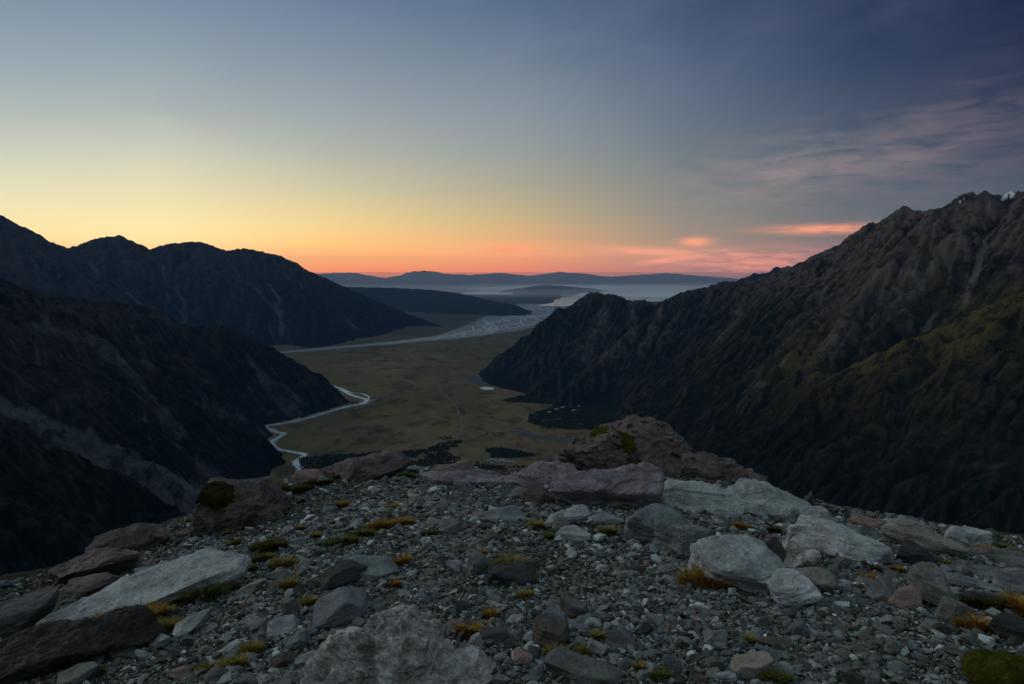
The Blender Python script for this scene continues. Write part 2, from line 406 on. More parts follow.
def mountain(name, label, ridges, az, rr, na, nr, mat, nscale=1.0, seed=0, warp=30, scree_f=None, base=FLOOR, gul=.42, rug=1.0, jag=1.0, cut=None, cell=0, drops=26000, steps=380, zoff=0.0):
    segs = []
    for rd in ridges: segs += make_segs(rnd=np.random.default_rng(seed+len(segs)), **rd)
    azs_ = np.linspace(R(az[0]), R(az[1]), na); rs_ = np.geomspace(rr[0], rr[1], nr)
    def raw(X, Y):
        wx = fbm(X/(420*nscale)+seed, Y/(420*nscale), 4) * warp * nscale; wy = fbm(X/(420*nscale), Y/(420*nscale)+9+seed, 4) * warp * nscale
        H, S, D = seg_height(X + wx, Y + wy, segs, base)
        rel = np.clip((H - base) / 500.0, 0, 1); D = np.minimum(D, 3000); fl = smooth(0, .25, rel); cr = .12 + .88*smooth(0, 260*nscale, D)
        gv = fbm(S/(70*nscale), D/(420*nscale), 3, ridged=True, gain=.6)
        H2 = H + (gv - .4) * np.minimum(D*gul*.5, 30*nscale) * fl
        H2 += (fbm(X/(700*nscale)+seed, Y/(700*nscale), 4, ridged=True) - .15)*150*cr*nscale*fl*rug
        H2 += (fbm(X/(230*nscale), Y/(230*nscale)+seed, 6, ridged=True, gain=.6) - .15)*62*cr*nscale*fl*rug
        H2 += fbm(S/(110*nscale)+7, S*0+.5, 4, ridged=True) * 26*nscale * jag * (1-smooth(0, 170*nscale, D)) * fl
        return H2 + zoff*smooth(0, .5, rel)
    if cell:
        pts = np.concatenate([[s_[0][:2], s_[1][:2]] for s_ in segs]); vis = [np.array([r*math.sin(R(a)), r*math.cos(R(a))]) for r in rr for a in az]
        lo = np.maximum(pts.min(0) - 300*nscale, np.min(vis, 0) if az[0] > -90 else -1e9); hi = np.minimum(pts.max(0) + 300*nscale, np.array([max(v[0] for v in vis), rr[1]]))
        lo[1] = max(lo[1], rr[0]*.6)
        nx, ny = int((hi[0]-lo[0])/cell), int((hi[1]-lo[1])/cell); gx = lo[0] + np.arange(nx)*cell; gy = lo[1] + np.arange(ny)*cell
        GX, GY = np.meshgrid(gx, gy); Hc = raw(GX.ravel(), GY.ravel()).reshape(ny, nx); H0 = Hc.copy()
        Hc = np.maximum(Hc, base - 30); Hc, flow = erode(Hc / cell, seed, min(drops, int(nx*ny*.11)), steps); Hc *= cell; Hc = H0 + .55*np.clip(Hc-H0, -75*nscale, 25*nscale)
        Hc = np.where(H0 < base - 30, H0, Hc)
        lap = Hc - blur(blur(blur(Hc, 3), 3), 2); flow = np.log1p(flow); flow = np.clip((flow - np.percentile(flow, 40)) / (np.percentile(flow, 99.3) - np.percentile(flow, 40)), 0, 1)
        def samp(A, X, Y):
            fx = np.clip((X-lo[0])/cell, 0, nx-1.001); fy = np.clip((Y-lo[1])/cell, 0, ny-1.001); i, j = fx.astype(int), fy.astype(int); u, v = fx-i, fy-j
            return (A[j,i]*(1-u)+A[j,i+1]*u)*(1-v) + (A[j+1,i]*(1-u)+A[j+1,i+1]*u)*v
    def hf(X, Y):
        if cell:
            H2 = samp(Hc, X, Y); out_ = (X < lo[0]) | (X > gx[-1]) | (Y < lo[1]) | (Y > gy[-1]); H2 = np.where(out_, base-60, H2)
            rel = np.clip((H2 - base)/500, 0, 1); fw_ = samp(flow, X, Y); lp = np.clip(samp(lap, X, Y)/(cell*.9), -1, 1)
        else: H2 = raw(X, Y); rel = np.clip((H2-base)/500, 0, 1); fw_ = X*0; lp = X*0
        H2 += (fbm(X/(40*nscale), Y/(40*nscale), 4, ridged=True, gain=.7)-.1) * 13 * nscale * smooth(0,.25,rel) * rug + (fbm(X/(105*nscale)+3, Y/(105*nscale), 5, ridged=True, gain=.65)-.1) * 12 * nscale * smooth(.05,.3,rel) * rug
        if cut is not None:
            Dc, _ = polydist(X, Y, cut[0]); H2 = np.minimum(H2, base - 25 + 1.5*np.maximum(Dc - cut[1], 0)); pg = [hitfloor(a_, b_) for a_, b_ in [(700,396),(356,399)]] + list(cut[0]) + [hitfloor(700,480)]; H2 = np.where(inside(X, Y, pg), base-60, H2)
        at = {'scree': smooth(.45, .95, fw_ + .25*fbm(X/(200*nscale), Y/(200*nscale), 3)), 'streak': np.clip(.5 + .5*lp, 0, 1)}
        _HG['a'] = azs_; _HG['r'] = rs_; _HG['Z'] = H2.reshape(len(rs_), len(azs_))
        if scree_f: at.update(scree_f(X, Y, H2, at))
        for k in ('grass','snow'): at.setdefault(k, np.zeros(len(X)))
        return H2, at
    me = grid_mesh(name, azs_, rs_, hf, mat, cull=base-6)
    return tag(link(name, me), label, kind='structure')
def hitfloor(px, py, z=FLOOR):
    a, b, c = ray(px, py); t = z / c; return a*t, b*t
NEAR_RIVER = [(366,403),(361,404),(342,408),(305,419),(280,424),(265,427),(276,432),(284,434),(272,442),(277,449),(292,452),(304,455),(296,462),(300,468),(310,476)]
def inside(x, y, poly):
    r = np.zeros(len(x), bool); n = len(poly)
    for i in range(n):
        x0, y0 = poly[i]; x1, y1 = poly[(i+1) % n]
        cnd = ((y0 > y) != (y1 > y)) & (x < (x1-x0)*(y-y0)/(y1-y0+1e-9)+x0); r ^= cnd
    return r
def polydist(X, Y, pts):
    D = np.full(X.shape, 9e9); T = np.zeros(X.shape); n = len(pts)-1
    for i in range(n):
        a, b = pts[i], pts[i+1]; dx, dy = b[0]-a[0], b[1]-a[1]; L2 = dx*dx+dy*dy+1e-6
        t = np.clip(((X-a[0])*dx+(Y-a[1])*dy)/L2, 0, 1); d = np.hypot(X-a[0]-t*dx, Y-a[1]-t*dy)
        k = d < D; D = np.where(k, d, D); T = np.where(k, (i+t)/n, T)
    return D, T
def rock_mat(name, low, mid, high, scree, grassc, z0, z1, sc_=1.0, streak=.5):
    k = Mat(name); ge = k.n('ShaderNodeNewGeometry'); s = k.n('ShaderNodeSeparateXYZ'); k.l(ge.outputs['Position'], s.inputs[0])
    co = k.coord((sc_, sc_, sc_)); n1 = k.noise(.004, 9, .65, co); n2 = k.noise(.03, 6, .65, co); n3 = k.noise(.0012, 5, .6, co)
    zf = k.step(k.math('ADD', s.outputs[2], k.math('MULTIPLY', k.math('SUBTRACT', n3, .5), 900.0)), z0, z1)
    c = k.mix(zf, low, high)  # lower slopes darker: valley shade put into their colour
    st_ = k.attr('streak')
    zc = k.math('ADD', k.math('MULTIPLY', zf, .75), .25)
    c = k.mix(k.math('MULTIPLY', k.step(n1, .44, .60, 0, .85), zc), c, mid)
    c = k.mix(k.math('MULTIPLY', k.step(k.noise(.0022, 8, .7, k.coord((sc_, sc_, sc_), (.5,.4,1.1))), .52, .6, 0, .8), 1.0), c, low)
    c = k.mix(k.math('MULTIPLY', k.step(st_, .56, .8, 0, .75), zc), c, tuple(x*1.15 for x in high))
    c = k.mix(k.math('MULTIPLY', k.step(n2, .5, .7, 0, .85), zc), c, tuple(x*2.4 for x in mid))
    c = k.mix(k.step(n2, .25, .42, .7, 0), c, tuple(x*.45 for x in low))
    c = k.mix(k.math('MULTIPLY', k.attr('grass'), .95), c, grassc)
    sm = k.math('MULTIPLY', k.attr('scree'), k.step(n1, .3, .6, .5, 1.0), clamp=True)
    c = k.mix(sm, c, k.mix(k.step(n2, .3, .7), tuple(x*.75 for x in scree), scree))
    c = k.mix(k.attr('snow'), c, (.75,.78,.8))
    n5 = k.noise(.011, 10, .78, k.coord((sc_, sc_*.7, sc_), (.4,.2,.9)), .6)
    c = k.mix(k.step(n5, .40, .52, .75, 0), c, tuple(x*.5 for x in low))
    c = k.mix(k.math('MULTIPLY', k.step(n5, .56, .68, 0, .55), zc), c, tuple(min(1,x*1.25) for x in high))
    k.col(c); k.bump(k.math('ADD', n2, k.math('MULTIPLY', k.noise(.12, 5, .7, co), .5)), 9.0/sc_, .7); return k.m

DARKG = (.010,.017,.013)
m_near_left = rock_mat('shaded_bush_slope', (.005,.010,.011), (.015,.020,.022), (.052,.046,.042), (.12,.135,.142), (.06,.055,.025), -800, 50)  # low tone of these slopes also carries the valley shade
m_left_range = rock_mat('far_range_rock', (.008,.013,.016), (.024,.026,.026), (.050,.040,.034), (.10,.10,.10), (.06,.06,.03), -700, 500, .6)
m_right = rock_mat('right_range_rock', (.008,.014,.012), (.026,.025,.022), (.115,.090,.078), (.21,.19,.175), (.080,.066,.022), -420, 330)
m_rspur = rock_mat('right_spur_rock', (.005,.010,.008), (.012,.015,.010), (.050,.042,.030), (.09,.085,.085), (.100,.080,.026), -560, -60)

m_nearest = rock_mat('nearest_shaded_bush', (.004,.008,.008), (.014,.018,.018), (.045,.040,.036), (.10,.10,.10), (.05,.045,.02), -700, 50)
# left far range
k_ = 1.15
LR = [(-300,205,8200),(-150,203,8300),(0,217,8500),(22,228,8600),(48,243,8900),(68,250,9500),(95,241,9600),(120,237,9700),(150,250,9900),(170,245,10000),(200,243,10200),(225,252,10400),(245,250,10600),(280,257,10800),(305,271,11200),(340,286,11800),(372,300,12200)]
LR = [P(a, b, c*k_) for a, b, c in LR] + [P(408, 316, 14200), P(445, 326, 13900)]
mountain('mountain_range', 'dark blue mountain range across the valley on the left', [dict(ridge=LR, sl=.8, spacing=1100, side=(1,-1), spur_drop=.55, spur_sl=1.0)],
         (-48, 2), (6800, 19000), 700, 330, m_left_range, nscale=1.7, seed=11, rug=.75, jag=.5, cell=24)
# near left spur
NL = [P(-350,200,2300),P(-150,243,2700),P(0,283,3300),P(15,290,3400),P(34,296,3520),P(68,300,3750),P(113,305,4150),P(137,308,4350),P(165,313,4600),P(192,320,4800),P(233,331,5250),P(274,351,5600),P(308,372,5700),P(335,390,5750),P(350,401,5800)]
scree_river = [(-30,392),(0,405),(30,420),(60,437),(100,458),(150,482),(190,498),(215,506)]
chutes = [([(243,352),(252,365),(262,380),(276,398),(292,410)], 55), ([(262,372),(280,388),(300,402)], 30),
          ([(128,375),(148,395),(162,412),(178,432)], 38), ([(180,396),(205,408),(235,420),(262,432)], 34),
          ([(196,462),(206,474),(222,484)], 30), ([(15,318),(50,328),(90,342),(125,362)], 60), ([(130,330),(142,350),(150,365)], 28)]
def nl_attr(X, Y, H, at):
    sm = at['scree'] * .55 * smooth(-.3,.3,fbm(X/700,Y/700,3))
    w = fbm(X/110, Y/110, 4)*42
    D, T = polydist(X+w*.3, Y+w*.3, hits(scree_river)); sm = np.maximum(sm, smooth(1.0, .5, D/(60+80*T)) * .95)
    for pts, wd in chutes:
        D, T = polydist(X+w*.6, Y+w*.6, hits(pts)); sm = np.maximum(sm, smooth(1, .2, D/(wd*(.35+1.3*T))) * np.clip(.45+.8*fbm(X/60,Y/60,3), 0, 1) )
    return {'scree': np.clip(sm,0,1), 'grass': .4*smooth(.1,.5,fbm(X/300,Y/300,3))}
mountain('mountain_spur', 'near dark spur on the left running down to the river bend', [
    dict(ridge=NL, sl=1.0, spacing=420, side=(1,-1), spur_drop=.82, spur_sl=1.35)],
    (-50, -10), (1900, 6800), 760, 460, m_near_left, nscale=.8, seed=23, scree_f=nl_attr, cell=9, cut=([hitfloor(a, b) for a, b in NEAR_RIVER], 45))
# nearest left ridge
NN = [P(-420,250,1300),P(-200,330,1450),P(0,412,1700),P(40,437,1830),P(80,462,1960),P(120,490,2120),P(160,520,2300),P(190,540,2500)]
mountain('mountain_slope', 'nearest black slope at the left edge below the scree gully', [dict(ridge=NN, sl=.95, spacing=300, side=(1,-1), spur_drop=.8, spur_sl=1.3)],
    (-52, -20), (700, 3400), 460, 360, m_nearest, nscale=.7, seed=31, zoff=-85, cell=6, scree_f=lambda X,Y,H,at: {'scree': at['scree']*.5})
# right range
RR = [P(478,373,7350),P(500,358,7300),P(520,343,7250),P(560,312,7150),P(578,299,7050),P(592,292,7000),P(614,293,6850),P(630,300,6700),P(645,299,6600),P(655,304,6500),P(685,291,6250),P(702,287,6100),P(722,281,6000),P(752,283,5750),P(785,268,5300),P(820,254,4900),P(850,240,4500),P(880,224,4200),P(905,207,4000),P(920,212,3900),P(942,210,3750),P(960,198,3600),P(985,190,3450),P(1005,193,3450),P(1030,186,3350),P(1120,165,3000),P(1300,140,2500)]
rchutes = [([(602,312),(600,325),(592,340),(586,350)], 110), ([(592,350),(606,358),(618,352)], 70), ([(632,306),(634,318),(630,335)], 45),
           ([(676,318),(670,328),(663,338)], 45), ([(664,306),(655,325),(644,345)], 45), ([(742,300),(735,318),(726,334)], 60), ([(845,318),(835,330),(826,345)], 60),
           ([(790,352),(775,368),(758,384),(742,400)], 22), ([(905,255),(880,272),(850,300)], 60), ([(960,235),(935,262),(905,290)], 70)]
m_segsR = None
def r_attr(X, Y, H, at):
    sm = at['scree'] * .85 * smooth(-650, 50, H + 250*fbm(X/500,Y/500,3))
    w = fbm(X/120, Y/120, 4)*70
    for pts, wd in rchutes:
        D, T = polydist(X+w, Y+w, hits(pts)); sm = np.maximum(sm, smooth(1, .1, D/(wd*1.6*(.6+.6*T))) * np.clip(.4+.9*fbm(X/50,Y/50,3), 0, 1)*.8)
    gr = smooth(-.05, .35, fbm(X/600+4, Y/600, 4)) * smooth(-650,-350,H) * smooth(250,-100,H) * smooth(4200,3300,Y)
    p1 = hits([(1008,197)])[0]; p2 = hits([(962,201)])[0]
    sn = np.maximum(smooth(70,45,np.hypot((X-p1[0]), (Y-p1[1])*1.0)*2.2), smooth(15,9,np.hypot(X-p2[0], Y-p2[1])))
    sn = sn * (fbm(X/60, Y/60, 2) > -.15)
    return {'scree': np.clip(sm,0,1)*(1-sn), 'grass': gr*.8, 'snow': sn}
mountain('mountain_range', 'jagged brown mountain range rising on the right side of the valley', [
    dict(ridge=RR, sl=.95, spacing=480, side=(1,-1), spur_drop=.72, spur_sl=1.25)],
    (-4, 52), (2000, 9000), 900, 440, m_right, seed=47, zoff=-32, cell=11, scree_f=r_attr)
# right green spur
RS = [P(1400,120,2000),P(1200,215,2100),P(1060,280,2250),P(1024,297,2300),P(985,315,2360),P(940,333,2450),P(900,348,2540),P(860,365,2650),P(825,388,2800),P(780,408,3050),P(740,429,3350),P(700,449,3750),P(672,461,3950)]
def s_attr(X, Y, H, at):
    D, T = polydist(X, Y, [p for p in RS])
    gr = smooth(430, 40, D + 260*fbm(X/150, Y/150, 5)) * smooth(.80, .50, T) * smooth(-.35, .25, fbm(X/90, Y/90, 5))
    fin = fbm((X*.6+Y*.8)/26, (H)/60, 3)
    edge = smooth(1150, 1350, X) * smooth(-300,-520,H)
    sm = np.maximum(at['scree']*.35*(1-gr), edge*smooth(.1,.5,fin)*.7)
    return {'scree': sm, 'grass': gr}
mountain('mountain_spur', 'nearest grassy spur on the right falling in dark gullies', [
    dict(ridge=RS, sl=.85, spacing=260, side=(-1,1), spur_drop=.68, spur_sl=1.15)],
    (8, 54), (900, 4600), 800, 460, m_rspur, nscale=.7, seed=59, cell=6.5, scree_f=s_attr)
# low forested plateau and distant hills
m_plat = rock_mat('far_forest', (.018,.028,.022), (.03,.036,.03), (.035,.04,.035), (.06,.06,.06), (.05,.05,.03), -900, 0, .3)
PL = [P(250,285,21000),P(345,287,21500),P(390,288,21500),P(430,290,21000),P(460,294,20300),P(488,300,19000),P(503,306,18000)]
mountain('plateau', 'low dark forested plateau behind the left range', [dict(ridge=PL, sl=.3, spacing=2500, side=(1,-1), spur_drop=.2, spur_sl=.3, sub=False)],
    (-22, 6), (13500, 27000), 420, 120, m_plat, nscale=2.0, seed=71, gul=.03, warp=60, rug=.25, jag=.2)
FH = [P(230,277,52000),P(290,275,52000),P(318,274,52000),P(350,273,53000),P(372,277,53000),P(388,281,54000),P(405,276,55000),P(425,271,56000),P(440,274,56000),P(470,275,56000),P(500,273,57000),P(530,276,58000),P(560,272,58000),P(585,274,58000),P(610,277,59000),P(640,275,59000),P(668,273,60000),P(700,276,60000),P(740,279,60000),P(850,276,60000),P(1000,274,60000),P(1150,274,60000)]
m_hill = rock_mat('distant_hill', (.08,.095,.095), (.09,.10,.10), (.10,.105,.105), (.1,.1,.1), (.08,.08,.05), -900, 0, .15)  # pale tone carries distance haze in the hills' own colour
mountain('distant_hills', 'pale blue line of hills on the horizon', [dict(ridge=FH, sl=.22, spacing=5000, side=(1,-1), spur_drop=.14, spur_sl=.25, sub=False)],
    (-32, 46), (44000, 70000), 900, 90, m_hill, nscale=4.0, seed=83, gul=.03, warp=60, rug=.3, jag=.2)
BK = [P(735,292,14000),P(752,284,13500),P(772,274,13000),P(800,266,12500),P(860,250,12000),P(950,240,12000),P(1100,220,11000)]
mountain('mountain_range', 'small blue summit showing behind the shoulder of the right range', [dict(ridge=BK, sl=.6, spacing=1500, side=(1,-1))],
    (10, 46), (8500, 18000), 320, 160, m_left_range, nscale=1.6, seed=91)
IS = [P(528,288,36000),P(548,285,36000),P(575,287,36500),P(590,290,36500)]
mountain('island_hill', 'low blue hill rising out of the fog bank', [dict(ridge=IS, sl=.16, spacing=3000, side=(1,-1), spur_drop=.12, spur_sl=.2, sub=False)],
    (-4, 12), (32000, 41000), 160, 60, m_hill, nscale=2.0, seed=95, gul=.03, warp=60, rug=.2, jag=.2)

# ------------------------------------------------------------------ valley floor
vf = Mat('valley_grass')
n1 = vf.noise(.0011, 8, .62, vf.coord((1,.7,1))); n2 = vf.noise(.006, 7, .65); n3 = vf.noise(.006, 8, .68, vf.coord((1,.6,1), (0,0,.3)), .3); n4 = vf.noise(.00025, 4)
c = vf.mix(vf.step(n1, .35, .65), (.115,.086,.048), (.170,.122,.068))
c = vf.mix(vf.step(n2, .42, .62, 0, .6), c, (.100,.084,.036))
c = vf.mix(vf.step(n3, .50, .62, 0, .65), c, (.032,.035,.024))
c = vf.mix(vf.step(n2, .66, .74, 0, .7), c, (.16,.14,.10))
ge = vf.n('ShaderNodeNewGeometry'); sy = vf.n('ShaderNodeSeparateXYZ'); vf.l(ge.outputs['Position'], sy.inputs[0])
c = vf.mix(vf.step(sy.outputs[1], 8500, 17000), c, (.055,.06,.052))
vf.col(c); vf.bump(n2, 8, .4)
ys = np.concatenate([np.linspace(-4000, 12000, 60), np.geomspace(12500, 74000, 40)]); xs = np.concatenate([-np.geomspace(58000, 5000, 30), np.linspace(-4800, 4800, 50), np.geomspace(5000, 58000, 30)])
XX, YY = np.meshgrid(xs, ys); i = np.arange(XX.size).reshape(XX.shape)
Fc = np.stack([i[:-1,:-1], i[:-1,1:], i[1:,1:], i[1:,:-1]], -1).reshape(-1,4)
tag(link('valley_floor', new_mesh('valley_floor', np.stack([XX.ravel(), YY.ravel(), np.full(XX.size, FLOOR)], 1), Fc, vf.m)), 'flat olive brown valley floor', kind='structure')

def ribbon(pts, widths, z, step=12.0, wob=.25, seed=0):
    """a winding strip on the floor through (px, py) points; widths in metres"""
    W_ = np.array([hitfloor(a, b) for a, b in pts]); n = len(W_)
    t = np.arange(n); L = np.concatenate([[0], np.cumsum(np.hypot(*np.diff(W_, axis=0).T))])
    N = max(int(L[-1]/step), 4); s = np.linspace(0, L[-1], N)
    # Catmull-Rom
    k = np.clip(np.searchsorted(L, s, 'right')-1, 0, n-2); f = (s-L[k])/(L[k+1]-L[k])
    g0 = W_[np.clip(k-1,0,n-1)]; g1 = W_[k]; g2 = W_[k+1]; g3 = W_[np.clip(k+2,0,n-1)]; f = f[:,None]
    Q = .5*((2*g1)+(-g0+g2)*f+(2*g0-5*g1+4*g2-g3)*f*f+(-g0+3*g1-3*g2+g3)*f**3)
    T = np.gradient(Q, axis=0); T /= np.linalg.norm(T, axis=1)[:,None]+1e-9; Nn = np.stack([-T[:,1], T[:,0]], 1)
    w = np.interp(s, L, widths)
    wl = w*(.5+wob*fbm(s/60+seed, s*0+1.5, 3)); wr = w*(.5+wob*fbm(s/60+seed+50, s*0+7.5, 3))
    A = Q+Nn*wl[:,None]; B = Q-Nn*wr[:,None]
    V = np.concatenate([np.c_[A, np.full(N, z)], np.c_[B, np.full(N, z)]]); j = np.arange(N-1)
    return V, np.stack([j+N, j+N+1, j+1, j], 1)
def merge(parts):
    Vs, Fs, o = [], [], 0
    for V, Fc in parts: Vs.append(V); Fs.append(Fc+o); o += len(V)
    return np.concatenate(Vs), np.concatenate(Fs)
bed = Mat('river_gravel'); bn = bed.noise(.01, 7, .65); bed.col(bed.mix(bed.step(bn, .35, .65), (.13,.14,.145), (.24,.26,.275)))
wat = Mat('glacial_water'); wn = wat.noise(.035, 6, .7); wat.col(wat.mix(wat.step(wn, .35, .6), (.26,.31,.34), (.56,.61,.63))); wat.b.inputs['Roughness'].default_value = .32; wat.b.inputs['Specular IOR Level'].default_value = .5
wat2 = Mat('far_water'); wat2.col((.27,.31,.34)); wat2.b.inputs['Roughness'].default_value = .4; wat2.b.inputs['Specular IOR Level'].default_value = .4
bed2 = Mat('stream_gravel'); bed2.col(bed2.mix(bed2.noise(.02, 6), (.05,.055,.055), (.10,.105,.11)))
near_pts = [(332,386),(341,389),(349,394),(357,397),(367,400),(361,404),(342,408),(305,419),(280,424),(265,427),(276,432),(284,434),(272,442),(277,449),(292,452),(304,455),(296,462),(300,468),(310,476)]
tag(link('river_bed', new_mesh('river_bed', *ribbon(near_pts, [70]*4+[110,110,90,90,80,80,60,60,60,55,50,50,50,50,50], FLOOR+1.0, wob=.5), bed.m)), 'grey gravel bars beside the winding river', kind='structure')
parts = [ribbon(near_pts, [22,26,30,26,30,26,22,26,30,34,34,32,34,32,30,32,34,34,34], FLOOR+1.6, wob=.22)]
parts.append(ribbon([(341,389),(347,391),(353,393),(363,394),(369,398),(364,403)], [16,18,14,16,18,14], FLOOR+1.7, seed=4))
parts.append(ribbon([(350,408),(330,409),(316,413),(302,417),(290,422)], [10,12,12,12,10], FLOOR+1.8, seed=8))
tag(link('river', new_mesh('river', *merge(parts), wat.m)), 'pale winding river in the near valley', kind='structure')
far_pts = [(250,355),(300,351),(345,347),(400,342),(450,337),(490,329),(520,319),(545,310),(565,304)]
fw = [260,300,350,420,620,1300,1900,2600,3200]
tag(link('river_bed', new_mesh('river_bed', *ribbon(far_pts, fw, FLOOR+1.2, step=40, wob=.18), bed.m)), 'broad grey braided river bed in the main valley', kind='structure')
parts = []; rr_ = np.random.default_rng(5)
FP = np.array([hitfloor(a, b) for a, b in far_pts])
def world_ribbon(Wp, widths, z, seed): 
    px = [(512+F*0, 0)]
    n = len(Wp); L = np.concatenate([[0], np.cumsum(np.hypot(*np.diff(Wp, axis=0).T))]); N = max(int(L[-1]/35), 4); s = np.linspace(0, L[-1], N)
    Q = np.stack([np.interp(s, L, Wp[:,0]), np.interp(s, L, Wp[:,1])], 1)
    T = np.gradient(Q, axis=0); T /= np.linalg.norm(T, axis=1)[:,None]+1e-9; Nn = np.stack([-T[:,1], T[:,0]], 1); w = np.interp(s, L, widths)
    w = w * np.clip(.9+.9*fbm(s/180+seed, s*0, 2), .15, 2)
    A = Q+Nn*w[:,None]*.5; B = Q-Nn*w[:,None]*.5
    V = np.concatenate([np.c_[A, np.full(N, z)], np.c_[B, np.full(N, z)]]); j = np.arange(N-1)
    return V, np.stack([j+N, j+N+1, j+1, j], 1)
for kk in range(24):
    N = 160; s = np.linspace(0, 1, N) * (len(FP)-1); k0 = np.clip(s.astype(int), 0, len(FP)-2); f = (s-k0)[:,None]
    Q = FP[k0]*(1-f)+FP[k0+1]*f; T = np.gradient(Q, axis=0); T /= np.linalg.norm(T, axis=1)[:,None]; Nn = np.stack([-T[:,1], T[:,0]], 1)
    w = np.interp(s, range(len(fw)), fw)
    o = np.clip(fbm(s*.9+kk*13.7, s*0+kk, 3)*1.1 + rr_.uniform(-.3,.3), -.46, .46)
    a = rr_.integers(0, 90) if kk > 3 else 0; b = rr_.integers(a+20, 160) if kk > 3 else N
    Q2 = Q + Nn*(o*w)[:,None]
    parts.append(world_ribbon(Q2[a:b], (w*.012+13)[a:b], FLOOR+2.0+.12*kk, kk))
tag(link('river', new_mesh('river', *merge(parts), wat2.m)), 'braided pale river channels in the main valley', kind='structure')
def blob(pts, z, mat, name, label, jit=.0, kind='structure', n=12, seed=0):
    W_ = np.array([hitfloor(a, b) for a, b in pts]); V = []
    m_ = len(W_)
    for i in range(m_):
        a, b = W_[i], W_[(i+1) % m_]
        for t in np.linspace(0, 1, n, endpoint=False): V.append(a+(b-a)*t)
    V = np.array(V); c0 = V.mean(0); rad = np.linalg.norm(V-c0, axis=1).mean()
    th = np.arctan2(V[:,1]-c0[1], V[:,0]-c0[0]); V = c0+(V-c0)*(1+jit*fbm(np.cos(th)*3+seed, np.sin(th)*3, 4))[:,None]
    bm = bmesh.new(); vs = [bm.verts.new((x, y, z)) for x, y in V]; f = bm.faces.new(vs); bmesh.ops.triangulate(bm, faces=[f]); 
    bmesh.ops.recalc_face_normals(bm, faces=bm.faces); me = bpy.data.meshes.new(name); bm.to_mesh(me); bm.free(); me.materials.append(mat)
    if sum(p.normal.z for p in me.polygons) < 0: me.flip_normals()
    return tag(link(name, me), label, kind=kind)
lake_m = Mat('lake_water'); lake_m.col((.25,.32,.38)); lake_m.b.inputs['Roughness'].default_value = .2; lake_m.b.inputs['Specular IOR Level'].default_value = .5
blob([(535,306),(552,303),(562,297),(600,294),(680,293),(760,293),(740,299),(640,302),(580,306)], FLOOR+3, lake_m.m, 'lake', 'pale glacial lake at the head of the plain', .1)
pond = Mat('pond_water'); pond.col((.5,.55,.58)); pond.b.inputs['Roughness'].default_value = .15
blob([(479,388),(487,387),(494,388),(493,390),(484,390)], FLOOR+2.5, pond.m, 'pond', 'small bright pond beside the foot of the right range', .1, n=4)
blob([(463,376),(480,377),(510,384),(525,388),(560,388),(548,393),(520,391),(495,387),(470,383)], FLOOR+1.1, bed2.m, 'gravel_fan', 'grey gravel fan at the foot of the right range', .15)
blob([(590,440),(615,425),(632,412),(640,412),(622,432),(610,441),(560,441),(520,436),(512,428),(520,428),(535,434)], FLOOR+1.15, bed2.m, 'stream_bed', 'grey stream bed curving from the right range', .08)
road_m = Mat('gravel_road'); road_m.col((.15,.15,.145))
tag(link('road', new_mesh('road', *ribbon([(457,410),(462,425),(461,430),(456,440),(456,445),(466,450),(478,455),(492,459),(512,461)], [9]*9, FLOOR+1.9, wob=.05), road_m.m)), 'pale road crossing the flats to the village', kind='structure')
tag(link('road', new_mesh('road', *ribbon([(438,385),(445,395),(455,405),(462,418)], [6]*4, FLOOR+2.1, wob=.05), road_m.m)), 'faint far end of the valley road', kind='structure')

# woods on the valley floor: thousands of tiny trees
fm = Mat('bush_foliage'); fm.col(fm.mix(fm.noise(.03, 5), (.010,.017,.012), (.028,.038,.022)))
def woods(polys, dens, hgt, name, label, seed, ragged=.0):
    q = np.random.default_rng(seed); Vs, Fs = [], []
    base_v = np.array([(math.cos(a)*r_, math.sin(a)*r_, z) for z, r_ in ((0,.45),(.45,.55),(.8,.36)) for a in np.linspace(0, 2*math.pi, 6)[:-1]] + [(0,0,1.0)])
    bf = []
    for l in range(2):
        for k in range(5):
            a, b = l*5+k, l*5+(k+1)%5; bf += [(a, b, b+5), (a, b+5, a+5)]
    bf += [(10+k, 10+(k+1)%5, 15) for k in range(5)]; bf = np.array(bf)
    off = 0
    for poly in polys:
        pw = np.array([hitfloor(a, b) for a, b in poly]); x0, y0 = pw.min(0); x1, y1 = pw.max(0)
        N = int((x1-x0)*(y1-y0)*dens); x = q.uniform(x0, x1, N); y = q.uniform(y0, y1, N)
        k = inside(x + 40*fbm(x/90, y/90, 3), y + 60*fbm(x/90+5, y/90, 3), pw); x, y = x[k], y[k]
        if ragged: k = fbm(x/160, y/160, 4) > ragged - .3; x, y = x[k], y[k]
        h = hgt*q.uniform(.6, 1.3, len(x)); 
        V = base_v[None]*np.stack([h*.9, h*.9, h], -1)[:,None] * q.uniform(.8, 1.2, (len(x), 16, 1)); V[:,:,0] += x[:,None]; V[:,:,1] += y[:,None]; V[:,:,2] += FLOOR-.2
        Fs.append((bf[None]+16*np.arange(len(x))[:,None,None]).reshape(-1,3)+off); Vs.append(V.reshape(-1,3)); off += 16*len(x)
    return tag(link(name, new_mesh(name, np.concatenate(Vs), np.concatenate(Fs), fm.m)), label, 'wood', kind='stuff')
woods([[(486,450),(498,448),(510,449),(522,452),(536,455),(534,457),(515,458),(492,457)]], .014, 10, 'woodland', 'dark oval wood beside the small village', 1)
woods([[(300,458),(340,455),(400,452),(425,450),(440,444),(460,440),(458,447),(445,452),(466,461),(495,466),(540,467),(560,472),(560,482),(430,480),(300,478)]], .011, 9, 'woodland', 'dark belt of bush across the near valley floor', 2, .1)
